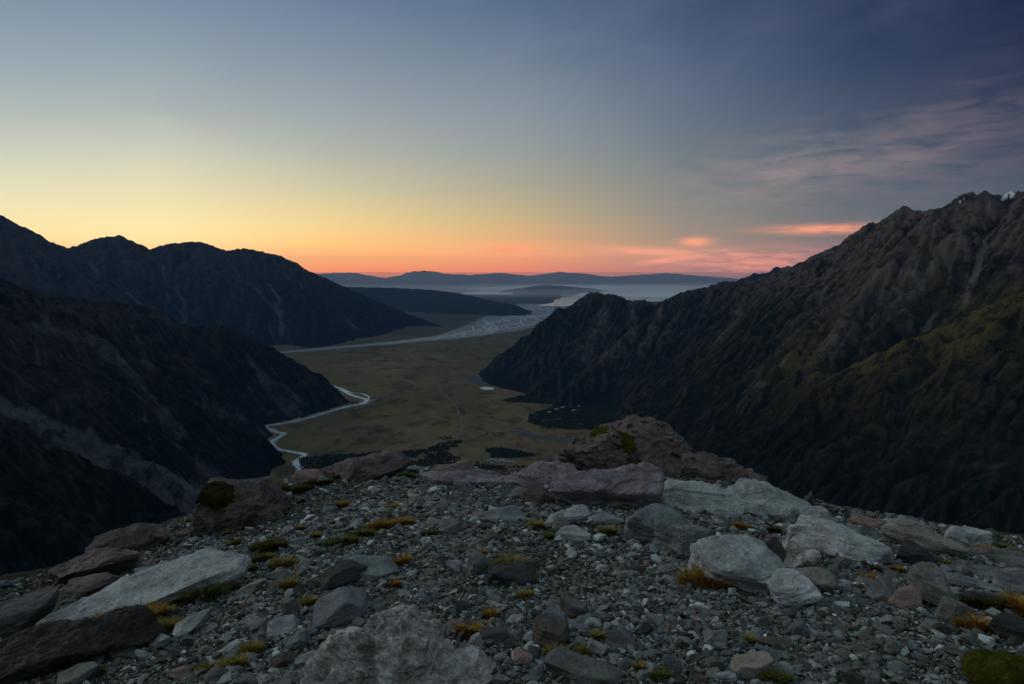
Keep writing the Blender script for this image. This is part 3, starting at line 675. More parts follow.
woods([[(528,415),(560,405),(600,400),(640,395),(650,410),(620,425),(590,430),(545,428),(530,423)],[(520,396),(560,398),(580,403),(545,404),(500,401)]], .008, 9, 'woodland', 'dark bush at the foot of the right range', 3, .05)
woods([[(395,438),(430,432),(500,430),(505,434),(450,442),(400,446)],[(345,402),(380,396),(400,398),(360,408)]], .004, 6, 'scrub', 'scattered dark scrub on the flats', 4, .45)

# ------------------------------------------------------------------ village
wallm = Mat('pale_wall'); wallm.col((.42,.42,.4)); roofm = Mat('metal_roof'); roofm.col((.3,.32,.34)); roofm.b.inputs['Roughness'].default_value = .5; winm = Mat('dark_window'); winm.col((.03,.035,.04)); winm.b.inputs['Roughness'].default_value = .15
def house(px, py, w, d, h, rot, label, group):
    x, y = hitfloor(px, py)
    e = bpy.data.objects.new('building', None); C.objects.link(e); e.location = (x, y, FLOOR); e.rotation_euler = (0,0,rot); tag(e, label, 'building', group)
    a, b = w/2, d/2; rh = d*.28
    V = [(-a,-b,0),(a,-b,0),(a,b,0),(-a,b,0),(-a,-b,h),(a,-b,h),(a,b,h),(-a,b,h),(-a,0,h+rh),(a,0,h+rh)]
    bm = bmesh.new(); vs = [bm.verts.new(v) for v in V]
    for f in ((0,1,5,4),(1,2,6,9,5),(2,3,7,6),(3,0,4,8,7)): bm.faces.new([vs[k] for k in f])
    me = bpy.data.meshes.new('wall'); bm.to_mesh(me); bm.free(); me.materials.append(wallm.m); link('wall', me, e)
    bm = bmesh.new()
    for s in (-1, 1):
        q = [(-a-.6, s*(b+.6), h-.2), (a+.6, s*(b+.6), h-.2), (a+.6, 0, h+rh+.35), (-a-.6, 0, h+rh+.35)]
        u = [bm.verts.new(v) for v in q]; l = [bm.verts.new((v[0], v[1], v[2]-.3)) for v in q]
        bm.faces.new(u); bm.faces.new(l[::-1])
        for k in range(4): bm.faces.new((u[k], l[k], l[(k+1)%4], u[(k+1)%4]))
    bmesh.ops.recalc_face_normals(bm, faces=bm.faces); me = bpy.data.meshes.new('roof'); bm.to_mesh(me); bm.free(); me.materials.append(roofm.m); link('roof', me, e)
    nw = max(2, int(w/6))
    for k in range(min(nw, 6)):
        cx = -a+(k+.5)*w/min(nw,6); bm = bmesh.new(); bmesh.ops.create_cube(bm, size=1, matrix=Matrix.Translation((cx, -b-.02, h*.55)) @ Matrix.Diagonal((1.8, .12, 1.3, 1)))
        me = bpy.data.meshes.new('window'); bm.to_mesh(me); bm.free(); me.materials.append(winm.m); link('window', me, e)
    return e
vil = [(489,461,26,14,6,.2,'square lodge at the end of the road'),(494,460,34,13,6,-.1,'long lodge just right of the road end'),(498,461.6,30,12,5,.1,'pale low lodge in front of the oval wood'),
       (502,460.4,28,12,5,-.2,'lodge behind the middle of the village row'),(506,461.8,36,13,5,.05,'wide roofed lodge right of the village middle'),(511,462,26,11,5,.3,'second to last building at the right end of the row'),(515,463,22,11,4,-.1,'last small building at the right end of the row'),(492,463,16,9,4,.6,'small hut nearest the bush belt')]
for px, py, w, d, h, r_, lb in vil: house(px, py, w, d, h, r_, lb+' by the wood', 'buildings of the near village')
vil2 = [(549,413,'leftmost house of the dim hamlet'),(556,410,'house second from left in the dim hamlet'),(563,408,'house in the middle of the dim hamlet'),(570,406,'house right of the hamlet middle'),(578,407,'house near the foot of the dark slope'),(586,406,'rightmost low house of the dim hamlet'),(574,411,'front house of the dim hamlet, nearest us'),(592,405,'farthest house at the right end of the hamlet')]
for k, (px, py, lb) in enumerate(vil2): house(px, py, 30+6*(k%3), 16, 8, .3*(k%4), lb, 'houses of the far hamlet')

# ------------------------------------------------------------------ fog bank on the plain
fg = Mat('fog'); fg.col((.82,.84,.86)); fg.b.inputs['Roughness'].default_value = 1
def fogh(X, Y):
    az = np.degrees(np.arctan2(X, Y)); n = fbm(X/15000, Y/2600, 5)
    core = smooth(-9, 3, az + 3*n) * smooth(27500, 37000, Y + 5000*n) * smooth(54000, 49000, Y)
    isl = hitfloor
    n2 = fbm(X/5000+7, Y/1100, 4)
    return FLOOR - 110 + core * (190 + 320*n + 120*n2) 
me = grid_mesh('fog_bank', np.linspace(R(-9), R(32), 500), np.geomspace(28000, 58000, 90), fogh, fg.m, cull=FLOOR+4)
tag(link('fog_bank', me), 'pale sheet of low fog lying over the distant plain', 'fog', kind='stuff')

# haze
hz = bpy.data.materials.new('haze'); hz.use_nodes = True; t = hz.node_tree; t.nodes.clear()
o_ = t.nodes.new('ShaderNodeOutputMaterial'); pv = t.nodes.new('ShaderNodeVolumePrincipled'); pv.inputs['Color'].default_value = (.24,.50,1.0,1); pv.inputs['Density'].default_value = SIG; pv.inputs['Anisotropy'].default_value = 0.0
t.links.new(pv.outputs[0], o_.inputs['Volume'])
V = [(x, y, z) for z in (FLOOR-32, HTOP) for y in (-6000., 76000.) for x in (-60000., 60000.)]
me = new_mesh('haze', V, [(0,2,3,1),(4,5,7,6),(0,1,5,4),(2,6,7,3),(0,4,6,2),(1,3,7,5)], hz)
tag(link('haze', me), 'thin blue evening haze filling the valley', 'haze', kind='stuff')
mi = bpy.data.materials.new('mist'); mi.use_nodes = True; t = mi.node_tree; t.nodes.clear()
o_ = t.nodes.new('ShaderNodeOutputMaterial'); pv = t.nodes.new('ShaderNodeVolumePrincipled'); pv.inputs['Color'].default_value = (1,.97,.93,1); pv.inputs['Density'].default_value = 1.1e-4
t.links.new(pv.outputs[0], o_.inputs['Volume'])
V = [(x, y, z) for z in (FLOOR-8, FLOOR+260.) for y in (29000., 56000.) for x in (-14000., 40000.)]
me = new_mesh('mist', V, [(0,2,3,1),(4,5,7,6),(0,1,5,4),(2,6,7,3),(0,4,6,2),(1,3,7,5)], mi)
tag(link('mist', me), 'low pale mist lying over the lake basin', 'mist', kind='stuff')
mi2 = mi.copy(); mi2.name = 'high_mist'; [n_ for n_ in mi2.node_tree.nodes if n_.type == 'PRINCIPLED_VOLUME'][0].inputs['Density'].default_value = 1.7e-5
V = [(x, y, z) for z in (FLOOR-12, FLOOR+1093.) for y in (24000., 51500.) for x in (-20000., 42000.)]
me = new_mesh('mist', V, [(0,2,3,1),(4,5,7,6),(0,1,5,4),(2,6,7,3),(0,4,6,2),(1,3,7,5)], mi2)
tag(link('mist', me), 'high thin mist in front of the far hills', 'mist', kind='stuff')
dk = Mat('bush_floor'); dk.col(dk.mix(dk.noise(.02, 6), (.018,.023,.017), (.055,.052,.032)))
for i_, pts_ in enumerate([[(486,450),(498,448),(510,449),(522,452),(536,455),(534,457),(515,458),(492,457)], [(528,415),(560,405),(600,400),(640,395),(650,410),(620,425),(590,430),(545,428),(530,423)], [(520,396),(560,398),(580,403),(545,404),(500,401)]]):
    blob(pts_, FLOOR+.5+.1*i_, dk.m, 'bush_floor', 'dark ground under the bush', .25, seed=i_)
#FOREGROUND
# ------------------------------------------------------------------ rocks
def ico(level):
    bm = bmesh.new(); bmesh.ops.create_icosphere(bm, subdivisions=level, radius=1); V = np.array([v.co[:] for v in bm.verts]); Fc = np.array([[v.index for v in f.verts] for f in bm.faces]); bm.free(); return V, Fc
ICO = {l: ico(l) for l in (2, 4, 5, 6)}
def icol(l):
    if l not in ICO: ICO[l] = ico(l)
    return ICO[l]
def rock_geo(seed, dims, level=5, p=26, rough=.05, strata=.02, boxy=.5, n=13, crag=0.0):
    q = np.random.default_rng(seed); D, Fc = icol(level)
    N = q.normal(size=(n, 3)); N /= np.linalg.norm(N, axis=1)[:,None]; off = q.uniform(.62, 1.0, n)
    B = np.array([(1,0,0),(-1,0,0),(0,1,0),(0,-1,0),(0,0,1),(0,0,-1)], float) + q.normal(size=(6,3))*.22; B /= np.linalg.norm(B, axis=1)[:,None]
    N = np.concatenate([N, B]); off = np.concatenate([off, np.full(6, 1.05-.35*boxy)])
    dt = np.maximum(D @ N.T, 0) / off
    r = (dt ** p).sum(1) ** (-1/p)
    V = D * np.minimum(r, 1.6)[:,None]
    lo, hi = V.min(0), V.max(0); V = (V - (lo+hi)/2) / (hi-lo) * np.array(dims)
    s = float(np.prod(dims)) ** (1/3); x, y, z = V.T / s
    o = q.uniform(0, 50)
    nrm = D / np.array(dims); nrm /= np.linalg.norm(nrm, axis=1)[:,None]
    stp = 0
    for _ in range(7 if level >= 5 else 3):
        nv = q.normal(size=3)*np.array([1, 1, .7]); nv /= np.linalg.norm(nv); o2 = q.uniform(-.35, .35); w_ = (x*nv[0]+y*nv[1]+z*nv[2]) - o2 + .06*perlin(x*3+_, y*3, z*3)
        stp = stp + q.uniform(-1, 1)*np.tanh(w_*40)*.5
    d = fbm(x*2.2+o, y*2.2, 4, z*2.2) * rough + stp * rough * .35
    d += fbm(x*7+o, y*7, 4, z*9, ridged=True) * rough * .42
    d += (np.floor((z*5 + .8*perlin(x*1.5+o, y*1.5, z*1.5))) % 2 - .5) * strata * .6 + perlin(x*1.2, y*1.2+o, z*9) * strata
    if crag:
        c1 = fbm(x*3+o, y*3, 4, z*3, ridged=True); c2 = fbm(x*8, y*8+o, 3, z*8, ridged=True)
        d += crag*(c1*.9 + c2*.45)
    return V + nrm * (d*s)[:,None], Fc
def rotm(rz, roll, pitch): return np.array(Euler((R(pitch), R(-roll), R(rz)), 'XYZ').to_matrix())
def ground1(x, y): return float(ground_h(np.array([x]), np.array([y]))[0])
_T = np.linspace(0, 1, 1200)
def pick(px, py):
    a, b, c = ray(px, py); L = math.hypot(a, b); az = math.atan2(a, b); Re = float(np.interp(az, EDGE_AZ, EDGE_R))
    rr = 1.2 + _T * (Re + .6 - 1.2); X = rr*math.sin(az); Y = rr*math.cos(az); Z = ground_h(X, Y); k = np.nonzero(Z > rr / L * c)[0]
    k = k[0] if len(k) else len(rr)-1
    return X[k], Y[k], Z[k]

def rmat(name, dark, light, patch=None, patch_amt=.3, scale=1.0, strat=5.0, vein=False, rough=.75):
    k = Mat(name); co = k.coord((scale,)*3); cs = k.coord((scale, scale, scale*strat), (.25, .1, 0))
    nb = k.noise(2.6, 9, .68, co); ns = k.noise(4.5, 7, .65, cs, .4); nf = k.noise(38, 5, .7, co); oi = k.n('ShaderNodeObjectInfo')
    c = k.mix(k.step(k.math('ADD', k.math('MULTIPLY', nb, .5), k.math('MULTIPLY', ns, .5)), .34, .64), dark, light)
    c = k.mix(k.step(nf, .3, .7, .0, .45), c, tuple(x*.45 for x in dark), 'MIX')
    if patch: c = k.mix(k.step(k.noise(3.7, 6, .7, co, .8), .56, .66, 0, patch_amt), c, patch)
    sp = k.step(k.noise(70, 3, .6, co), .66, .74, 0, .55); c = k.mix(sp, c, tuple(min(1, x*1.7) for x in light))
    crk = k.vor(3.2, 'DISTANCE_TO_EDGE', vec=k.coord((scale*.6, scale*.4, scale*2.4), (.5,.3,.8)))
    ck = k.math('MULTIPLY', k.step(k.math('ADD', crk, k.math('MULTIPLY', k.math('SUBTRACT', nb, .5), .3)), .0, .035, 1, 0), k.step(ns, .5, .62))
    c = k.mix(k.math('MULTIPLY', ck, .4), c, tuple(x*.4 for x in dark))
    if vein:
        v = k.vor(.8, 'DISTANCE_TO_EDGE', vec=k.coord((scale*.6, scale*1.8, scale), (.9,.2,.4))); c = k.mix(k.step(v, .0, .014, .9, 0), c, (.62,.62,.6))
    br = k.n('ShaderNodeHueSaturation'); k.l(k.math('ADD', k.math('MULTIPLY', oi.outputs['Random'], .5), .75), br.inputs['Value']); k.l(c, br.inputs['Color'])
    k.col(br.outputs[0]); k.b.inputs['Roughness'].default_value = rough; k.b.inputs['Specular IOR Level'].default_value = .2
    k.bump(k.math('ADD', k.math('ADD', k.math('MULTIPLY', ns, 1.2), k.math('MULTIPLY', nf, .5)), k.math('MULTIPLY', ck, -.4)), .025, .75)
    return k.m
RM = {
 'pale': rmat('pale_greywacke', (.17,.18,.178), (.56,.575,.555), (.34,.30,.22), .4),
 'blue': rmat('blue_grey_schist', (.085,.095,.095), (.25,.275,.27), (.19,.15,.10), .4),
 'grey': rmat('grey_greywacke', (.08,.08,.073), (.23,.23,.21), (.15,.12,.08), .4),
 'dark': rmat('dark_schist', (.035,.036,.038), (.10,.10,.10), (.08,.06,.03), .4),
 'mauve': rmat('mauve_argillite', (.10,.085,.09), (.33,.28,.29), (.20,.12,.10), .5),
 'rust': rmat('rusty_rock', (.070,.052,.046), (.20,.148,.132), (.07,.05,.04), .6),
 'pink': rmat('pink_rock', (.19,.12,.105), (.36,.25,.225), (.12,.09,.08), .4),
 'brown': rmat('brown_rock', (.040,.034,.030), (.17,.14,.12), (.05,.05,.025), .7),
 'buff': rmat('buff_rock', (.17,.155,.125), (.38,.355,.30), (.12,.10,.05), .5),
 'quartz': rmat('crumbly_quartz', (.07,.068,.06), (.72,.70,.66), (.10,.085,.07), .35, scale=2.2, strat=1.5),
 'shaded': rmat('shaded_brown_rock', (.022,.020,.018), (.060,.052,.046), (.16,.15,.14), .4),  # brown darkened to stand for a rock face in shadow
 'vein': rmat('veined_schist', (.12,.14,.15), (.22,.25,.265), (.24,.17,.09), .7, vein=True),
}
CNAME = {'pale':'pale grey','blue':'blue-grey','grey':'mid grey','dark':'dark grey','mauve':'mauve','rust':'rusty','pink':'pinkish','brown':'brown','buff':'buff'}
HAND = []
def place_geo(px, pb, w, h, dr=.7, rz=0, roll=0, pitch=0, sink=.22, D=None, seed=1, level=5, zb=None, **kw):
    if D is None: x, y, z = pick(px, pb)
    else: x, y, z = P(px, pb, D)
    dep = y*cp - z*sp; Wd = w*dep/F; alpha = math.atan2(-z, math.hypot(x, y)); hh = h*dep/F
    Dp = max(min(dr*Wd, .75*hh/math.sin(alpha)), .25*min(Wd, hh))
    L = math.hypot(x, y); ux, uy = x/L, y/L; xc, yc = x+ux*Dp*.45, y+uy*Dp*.45
    a, b, c = ray(px, pb-h); ztop = c*yc/b
    zg = z if D is not None else ground1(xc, yc)
    zg = min(zg, z)
    H = max(ztop-zg, .3*hh); H2 = H/(1-sink)
    ro = abs(R(roll)); # keep the rolled box inside the wanted box
    Wl, Hl = Wd, H2
    if ro > .01:
        cc, ss = math.cos(ro), math.sin(ro); den = cc*cc-ss*ss
        Wl = max((Wd*cc-H2*ss)/den, .5*Wd) if den > .2 else Wd*.8; Hl = max((H2*cc-Wd*ss)/den, .3*H2) if den > .2 else H2*.7
    V, Fc = rock_geo(seed, (Wl, Dp*1.1, Hl), level, **kw)
    V = V @ rotm(rz + math.degrees(-math.atan2(x, y)), roll, pitch).T
    cz = zg - H2*sink + H2/2
    return V, Fc, np.array([xc, yc, cz])
def rock(name, label, cat, spec, mat, group=None, extra=(), chips=0, **kw):
    V, Fc, c = place_geo(*spec, seed=len(HAND)*7+3, **kw)
    parts = [(V, Fc)]
    for i, (sp_, k2) in enumerate(extra):
        V2, F2, c2 = place_geo(*sp_, seed=len(HAND)*7+100+i, **k2); parts.append((V2+(c2-c), F2))
    V, Fc = merge(parts)
    if chips:
        qc = np.random.default_rng(len(HAND)); tri = V[Fc]; nn_ = np.cross(tri[:,1]-tri[:,0], tri[:,2]-tri[:,0]); ar = np.linalg.norm(nn_, axis=1); cen = tri.mean(1)
        sel = qc.choice(len(Fc), chips, p=ar/ar.sum()); more = [(V, Fc)]; ext = float((V.max(0)-V.min(0))[2])
        for t_ in sel:
            sz = ext*qc.uniform(.06, .22); v2, f2 = rock_geo(int(qc.integers(1e6)), (sz, sz*qc.uniform(.5,1), sz*qc.uniform(.2,.6)), 4 if sz > ext*.12 else 2, p=50, rough=.05, boxy=.6, n=7)
            more.append((v2 @ rotm(qc.normal(20,30), qc.normal(-28,16), qc.normal(0,20)).T + cen[t_]*.985, f2))
        V, Fc = merge(more)
    o = link(name, new_mesh(name, V, Fc, RM[mat], False)); o.location = c
    tag(o, label, cat, group); HAND.append((spec[0], spec[1]-spec[3]/2, spec[2], label, o)); return o
B, S, K = 'boulder', 'rock_slab', 'rock'
# --- left edge
rock(S, 'long pale slab rising to the right at the left edge', 'slab', (146,614,204,44), 'pale', dr=.5, roll=10, level=7, rough=.07, strata=.035, boxy=.9, sink=.15, n=8)
rock(B, 'big dark layered boulder in the bottom left corner, coloured like the pale slab in shade', 'boulder', (48,676,218,54), 'shaded', dr=.35, roll=7, level=7, rough=.10, strata=.025, boxy=.5, sink=.1, p=50, n=9)  # dark colour stands in for the slab block's side face in shadow
rock(S, 'dark slab at the left edge above the layered boulder', 'slab', (8,640,100,42), 'dark', dr=.5, roll=14, level=5, rough=.06, boxy=.8)
rock(B, 'brownish overhanging rock above the layered rocks on the left', 'boulder', (128,554,74,26), 'rust', dr=.7, level=6, rough=.10, strata=.03, boxy=.8, roll=3, p=50, n=7)
rock(B, 'layered rust and grey rock stepping down at the left rim', 'boulder', (98,581,82,30), 'rust', dr=.6, roll=6, level=6, rough=.10, strata=.05, boxy=.8, p=50, n=7)
rock(B, 'low reddish rock touching the back of the long pale slab', 'boulder', (84,600,70,24), 'rust', dr=.5, roll=6, level=5, rough=.07, strata=.05)
rock(B, 'large brown boulder with a dark moss patch on the left rim', 'boulder', (240,531,94,54), 'brown', dr=.7, roll=9, level=7, rough=.12, strata=.03, crag=.03, p=40, n=14, boxy=.7,
     extra=[((222,530,60,28), dict(level=5, rough=.08, roll=8)), ((262,512,54,32), dict(level=5, rough=.08))])
rock(K, 'pink flat-topped rock on the rim just right of the large brown boulder', 'rock', (311,484,32,14), 'pink', level=5, rough=.05)
rock(K, 'small brown rock between the pink rock and the reddish dome on the rim', 'rock', (331,477,26,10), 'brown', level=5, rough=.08)
rock(B, 'reddish domed rock on the rim below the river bend', 'boulder', (372,480,80,22), 'rust', dr=.7, level=6, rough=.09, strata=.03, boxy=.2, p=40)
rock(B, 'brown angular rock standing on the rim in the centre', 'boulder', (456,480,54,23), 'pink', dr=.6, roll=-8, level=6, rough=.07, strata=.04)
rock(S, 'long low mauve ledge along the rim in the centre', 'ledge', (478,486,120,15), 'mauve', dr=.4, level=6, rough=.07, strata=.05, boxy=.8, roll=-3)
rock(B, 'mauve broken ledge on the rim left of the mossy outcrop', 'ledge', (542,488,74,21), 'mauve', dr=.5, level=6, rough=.10, strata=.06, crag=.07, roll=8, chips=60)
rock(S, 'rusty tilted slab left of the smooth mauve boulder', 'slab', (538,506,46,23), 'rust', dr=.6, roll=-14, level=5, rough=.06, strata=.03)
rock('outcrop', 'tall broken reddish outcrop with moss, highest point of the rim', 'outcrop', (632,486,132,54), 'rust', dr=.7, level=7, rough=.10, crag=.05, strata=.05, D=14.2, chips=330, p=50,
     extra=[((638,474,62,45), dict(level=6, rough=.10, crag=.05, p=50, n=8, D=14.4, roll=-16)), ((655,478,60,36), dict(level=6, rough=.10, crag=.05, p=50, n=8, D=14.2, roll=-30)), ((588,482,58,42), dict(level=6, rough=.12, crag=.08, D=14.0)), ((566,484,34,26), dict(level=5, rough=.12, crag=.08, D=13.9)),
            ((684,486,64,34), dict(level=6, rough=.12, crag=.06, D=14.3, roll=-18)), ((612,476,40,34), dict(level=6, rough=.12, crag=.08, D=14.0, roll=20))])
rock('outcrop', 'low reddish broken outcrop behind the pale slabs, sloping right', 'outcrop', (722,488,72,30), 'rust', dr=.7, level=6, rough=.12, crag=.09, strata=.05, roll=-9, D=13.6, chips=220,
     extra=[((700,484,40,26), dict(level=5, rough=.12, crag=.06, D=13.6)), ((748,489,40,20), dict(level=5, rough=.12, crag=.06, D=13.5, roll=-12))])
rock(B, 'smooth mauve boulder in front of the tall outcrop', 'boulder', (608,509,122,40), 'mauve', dr=.7, level=7, rough=.09, strata=.04, boxy=.15, p=14, roll=-4, n=10)
rock(S, 'left block of the pair of long pale slabs, below the low outcrop', 'slab', (702,514,86,30), 'pale', dr=.9, level=7, rough=.08, strata=.05, boxy=.6, roll=3, sink=.3)
rock(S, 'right and longer block of the pair of long pale slabs, sloping to the right', 'slab', (764,520,100,37), 'pale', dr=.9, level=7, rough=.08, strata=.05, boxy=.4, roll=-11, sink=.3)
rock(K, 'small rock with brown moss lying on top of the left pale slab', 'rock', (704,497,30,12), 'brown', level=5, D=9.0, sink=.02, rough=.06)
rock(K, 'brown spike of rock behind the right end of the long pale slabs', 'rock', (806,517,22,26), 'brown', dr=.8, roll=-30, level=5, rough=.08, D=12)
rock(B, 'blue-grey wedge boulder in front of the smooth mauve boulder', 'boulder', (662,546,78,38), 'blue', dr=.7, level=6, rough=.05, strata=.03, roll=-6)
rock(B, 'blue-grey banded block at the foot of the wedge boulder', 'boulder', (684,554,62,30), 'blue', dr=.6, level=6, rough=.06, strata=.06, boxy=.8)
rock(S, 'pale thin slab leaning up to the right below the rusty slab', 'slab', (566,526,50,24), 'pale', dr=.5, roll=22, level=5, rough=.04, boxy=.8)
rock(K, 'small upright buff block beside the leaning pale slab', 'rock', (561,533,17,19), 'buff', dr=.8, level=5, rough=.04, boxy=.9)
rock(K, 'flat pale stone lying at the foot of the upright buff block', 'rock', (571,541,40,12), 'pale', dr=.6, level=5, rough=.04)
rock(S, 'thin pale flat slab in front of the smooth mauve boulder', 'slab', (606,523,36,9), 'pale', dr=.6, level=5, rough=.03)
rock(B, 'large pale blue boulder with an orange tuft at its foot', 'boulder', (746,594,112,48), 'pale', dr=.7, level=6, rough=.06, strata=.04, roll=-7, p=12,
     extra=[((718,586,56,38), dict(level=6, rough=.06, strata=.03))])
rock(B, 'pale cracked boulder right of the large pale blue boulder', 'boulder', (793,607,58,40), 'pale', dr=.8, level=6, rough=.05, strata=.05, roll=20)
rock(B, 'buff round-backed rock behind the pale cracked boulder', 'boulder', (812,594,44,26), 'buff', dr=.8, level=5, rough=.05)
rock(K, 'sharp brown wedge standing on edge above the cracked boulder', 'rock', (779,564,30,27), 'brown', dr=.5, roll=38, level=5, rough=.04, boxy=.9)
rock(K, 'knobbly pale pink rock right of the sharp brown wedge', 'rock', (802,567,34,20), 'quartz', dr=.8, level=5, rough=.1, crag=.04)
rock(K, 'upright pale stone just above the knobbly pink rock', 'rock', (797,550,24,26), 'pale', dr=.7, level=5, rough=.07)
rock(B, 'biggest pale boulder on the right rim, with a long sloping top', 'boulder', (842,561,98,40), 'pale', dr=.7, level=6, rough=.06, strata=.04, roll=-9, p=12)
rock(K, 'pale rock on the rim behind the biggest right-hand boulder', 'rock', (818,527,34,17), 'pale', dr=.7, level=5, rough=.07)
rock(K, 'thin pinkish flat rock on the rim right of the biggest pale boulder', 'rock', (868,528,36,9), 'pink', dr=.8, level=5, rough=.05)
rock(K, 'small rounded pale rock on the right rim beside the thin pinkish rock', 'rock', (886,527,18,8), 'pale', level=5, rough=.05)
rock(S, 'long buff and grey slab lying along the right rim', 'slab', (922,552,80,30), 'buff', dr=.4, roll=-13, level=6, rough=.05, strata=.05, boxy=.8)
rock(K, 'left one of two knobbly pale rocks on the right rim', 'rock', (957,548,26,20), 'pale', level=5, rough=.09)
rock(K, 'right one of two knobbly pale rocks on the right rim', 'rock', (975,551,27,21), 'pale', level=5, rough=.08)
rock(K, 'tiny whitish stone on the rim just right of the two knobbly rocks', 'rock', (988,545,8,6), 'pale', level=4, rough=.05)
rock(B, 'dark grey pyramid-shaped rock below the long buff slab', 'rock', (916,567,38,25), 'dark', level=5, rough=.04)
rock(B, 'pointed grey boulder with pale ridge right of the pink rock', 'boulder', (930,602,52,38), 'grey', dr=.8, level=6, rough=.05, roll=-12)
rock(K, 'sloping grey rock with pink stain in front of the pointed boulder', 'rock', (936,609,44,25), 'grey', level=5, rough=.05, roll=-18)
rock(K, 'square pale green-grey block left of the pink rock', 'rock', (881,603,30,24), 'blue', dr=.9, level=5, rough=.03, boxy=.95)
rock(K, 'buff oval rock above the pink rock', 'rock', (898,593,20,17), 'buff', level=5, rough=.04, roll=20)
rock(K, 'round pink rock in front of the pointed grey boulder', 'rock', (905,609,28,20), 'pink', level=5, rough=.07, p=7)
rock(K, 'dark speckled block right of the round pink rock', 'rock', (952,624,32,24), 'grey', level=5, rough=.05, boxy=.8)
rock(S, 'dark flat ledge near the right edge above the yellow tuft', 'slab', (985,607,62,12), 'dark', dr=.5, level=5, rough=.06, strata=.06)
rock(K, 'dark rock at the right edge above the big green moss', 'rock', (1010,642,36,26), 'dark', level=5, rough=.06)
rock(S, 'upper thin ledge near the right edge', 'slab', (1000,562,60,10), 'grey', dr=.5, level=5, rough=.06, strata=.06)
rock(S, 'pale ledge just below the upper thin ledge near the right edge', 'slab', (975,575,70,9), 'blue', dr=.5, level=5, rough=.06, strata=.06)
rock(S, 'third ledge down near the right edge', 'slab', (968,588,64,9), 'blue', dr=.5, level=5, rough=.06, strata=.06)
rock(K, 'pale triangular rock at the right edge below the ledges', 'rock', (1012,592,34,26), 'blue', level=5, rough=.05)
rock(K, 'brown block with a flat top at the bottom, left of the rusty slab', 'rock', (752,680,42,25), 'buff', dr=.8, level=6, rough=.03, boxy=.95, p=20)
rock(K, 'rusty pointed slab in the fine gravel at the bottom right', 'rock', (776,649,34,13), 'rust', dr=.6, roll=-12, level=5, rough=.04)
rock(K, 'grey bar-shaped stone below the rusty pointed slab', 'rock', (765,655,22,9), 'blue', dr=.5, roll=-8, level=5, rough=.03)
rock(K, 'mauve-grey block in the lower middle, above the striped slab', 'rock', (620,652,31,23), 'mauve', dr=.9, level=5, rough=.03, boxy=.9)
rock(S, 'long striped grey slab at the bottom, left of the middle block', 'slab', (584,684,84,30), 'grey', dr=.5, roll=-8, level=6, rough=.05, strata=.05, boxy=.6)
rock(K, 'brown humped rock above the long striped slab', 'rock', (551,648,40,27), 'brown', dr=.8, level=6, rough=.05)
rock(K, 'dark upright rock with pale left edge above the blue wedge stone', 'rock', (573,621,34,25), 'grey', dr=.7, level=5, rough=.05, roll=-10)
rock(K, 'blue wedge stone behind the brown humped rock', 'rock', (556,628,34,22), 'blue', dr=.6, roll=-22, level=5, rough=.04)
rock(K, 'upper one of two greenish lens stones right of the blue wedge', 'rock', (582,626,22,12), 'blue', dr=.6, roll=14, level=5, rough=.03)
rock(K, 'lower one of two greenish lens stones right of the blue wedge', 'rock', (582,634,24,9), 'blue', dr=.6, roll=-6, level=5, rough=.03)
rock(K, 'pale angular stone between the humped rock and the middle block', 'rock', (598,657,24,18), 'pale', dr=.7, roll=-15, level=5, rough=.04)
rock(K, 'pale lumpy stone alone in the fine gravel right of the middle', 'rock', (715,649,23,18), 'pale', dr=.8, level=5, rough=.07)
rock(K, 'smooth pale pebble shaped like an egg at the bottom, right of the middle block', 'rock', (672,676,20,22), 'blue', dr=.8, level=5, rough=.04, p=7)
rock(B, 'crumbly whitish rock at the bottom, left of centre', 'boulder', (388,700,120,74), 'quartz', dr=.8, level=7, rough=.22, crag=.05, strata=.03, sink=.3, chips=0, p=40,
     extra=[((345,700,72,40), dict(level=6, rough=.2, crag=.05)), ((440,702,90,42), dict(level=6, rough=.2, crag=.05)), ((400,672,50,36), dict(level=6, rough=.2, crag=.05, roll=15))])
rock(S, 'triangular blue-grey slab with a white vein above the crumbly rock', 'slab', (338,629,66,42), 'vein', dr=.8, roll=12, level=6, rough=.03, boxy=.8, p=20)
rock(K, 'dark-sided grey wedge behind the veined triangular slab', 'rock', (346,588,56,28), 'dark', dr=.6, roll=10, level=5, rough=.05)
rock(S, 'flat blue-grey slab lying right of the dark-sided wedge', 'slab', (372,583,58,22), 'blue', dr=.9, level=5, rough=.03)
rock(K, 'long pale buff stone pointing up to the right beside a green tuft', 'rock', (252,595,32,18), 'buff', dr=.4, roll=26, level=5, rough=.03)
rock(K, 'small blue-grey stone right of the long pale buff stone', 'rock', (277,581,24,10), 'blue', level=5, rough=.04)
rock(K, 'pale broken stone left of the veined triangular slab', 'rock', (284,636,34,20), 'pale', dr=.8, roll=10, level=5, rough=.06)
rock(K, 'upright grey stone left of the veined slab, behind the pale broken stone', 'rock', (292,625,24,28), 'grey', dr=.7, roll=14, level=5, rough=.06)
rock(K, 'blue-green slab stone left of the crumbly rock', 'rock', (296,651,30,20), 'blue', dr=.6, roll=18, level=5, rough=.04)
rock(K, 'pale pointed stone leaning against the crumbly rock on its left', 'rock', (305,666,27,16), 'pale', dr=.5, roll=24, level=5, rough=.04)
rock(K, 'blue-grey flat stone at the bottom edge below the crumbly rock', 'rock', (352,692,42,22), 'blue', dr=.8, level=5, rough=.04)
rock(S, 'pale smooth slab on the left slope right of the orange tuft', 'slab', (194,634,44,25), 'pale', dr=.5, roll=22, level=5, rough=.04)
rock(K, 'pale elongated stone in the lower left slope', 'rock', (125,656,36,12), 'pale', dr=.5, roll=14, level=5, rough=.04)
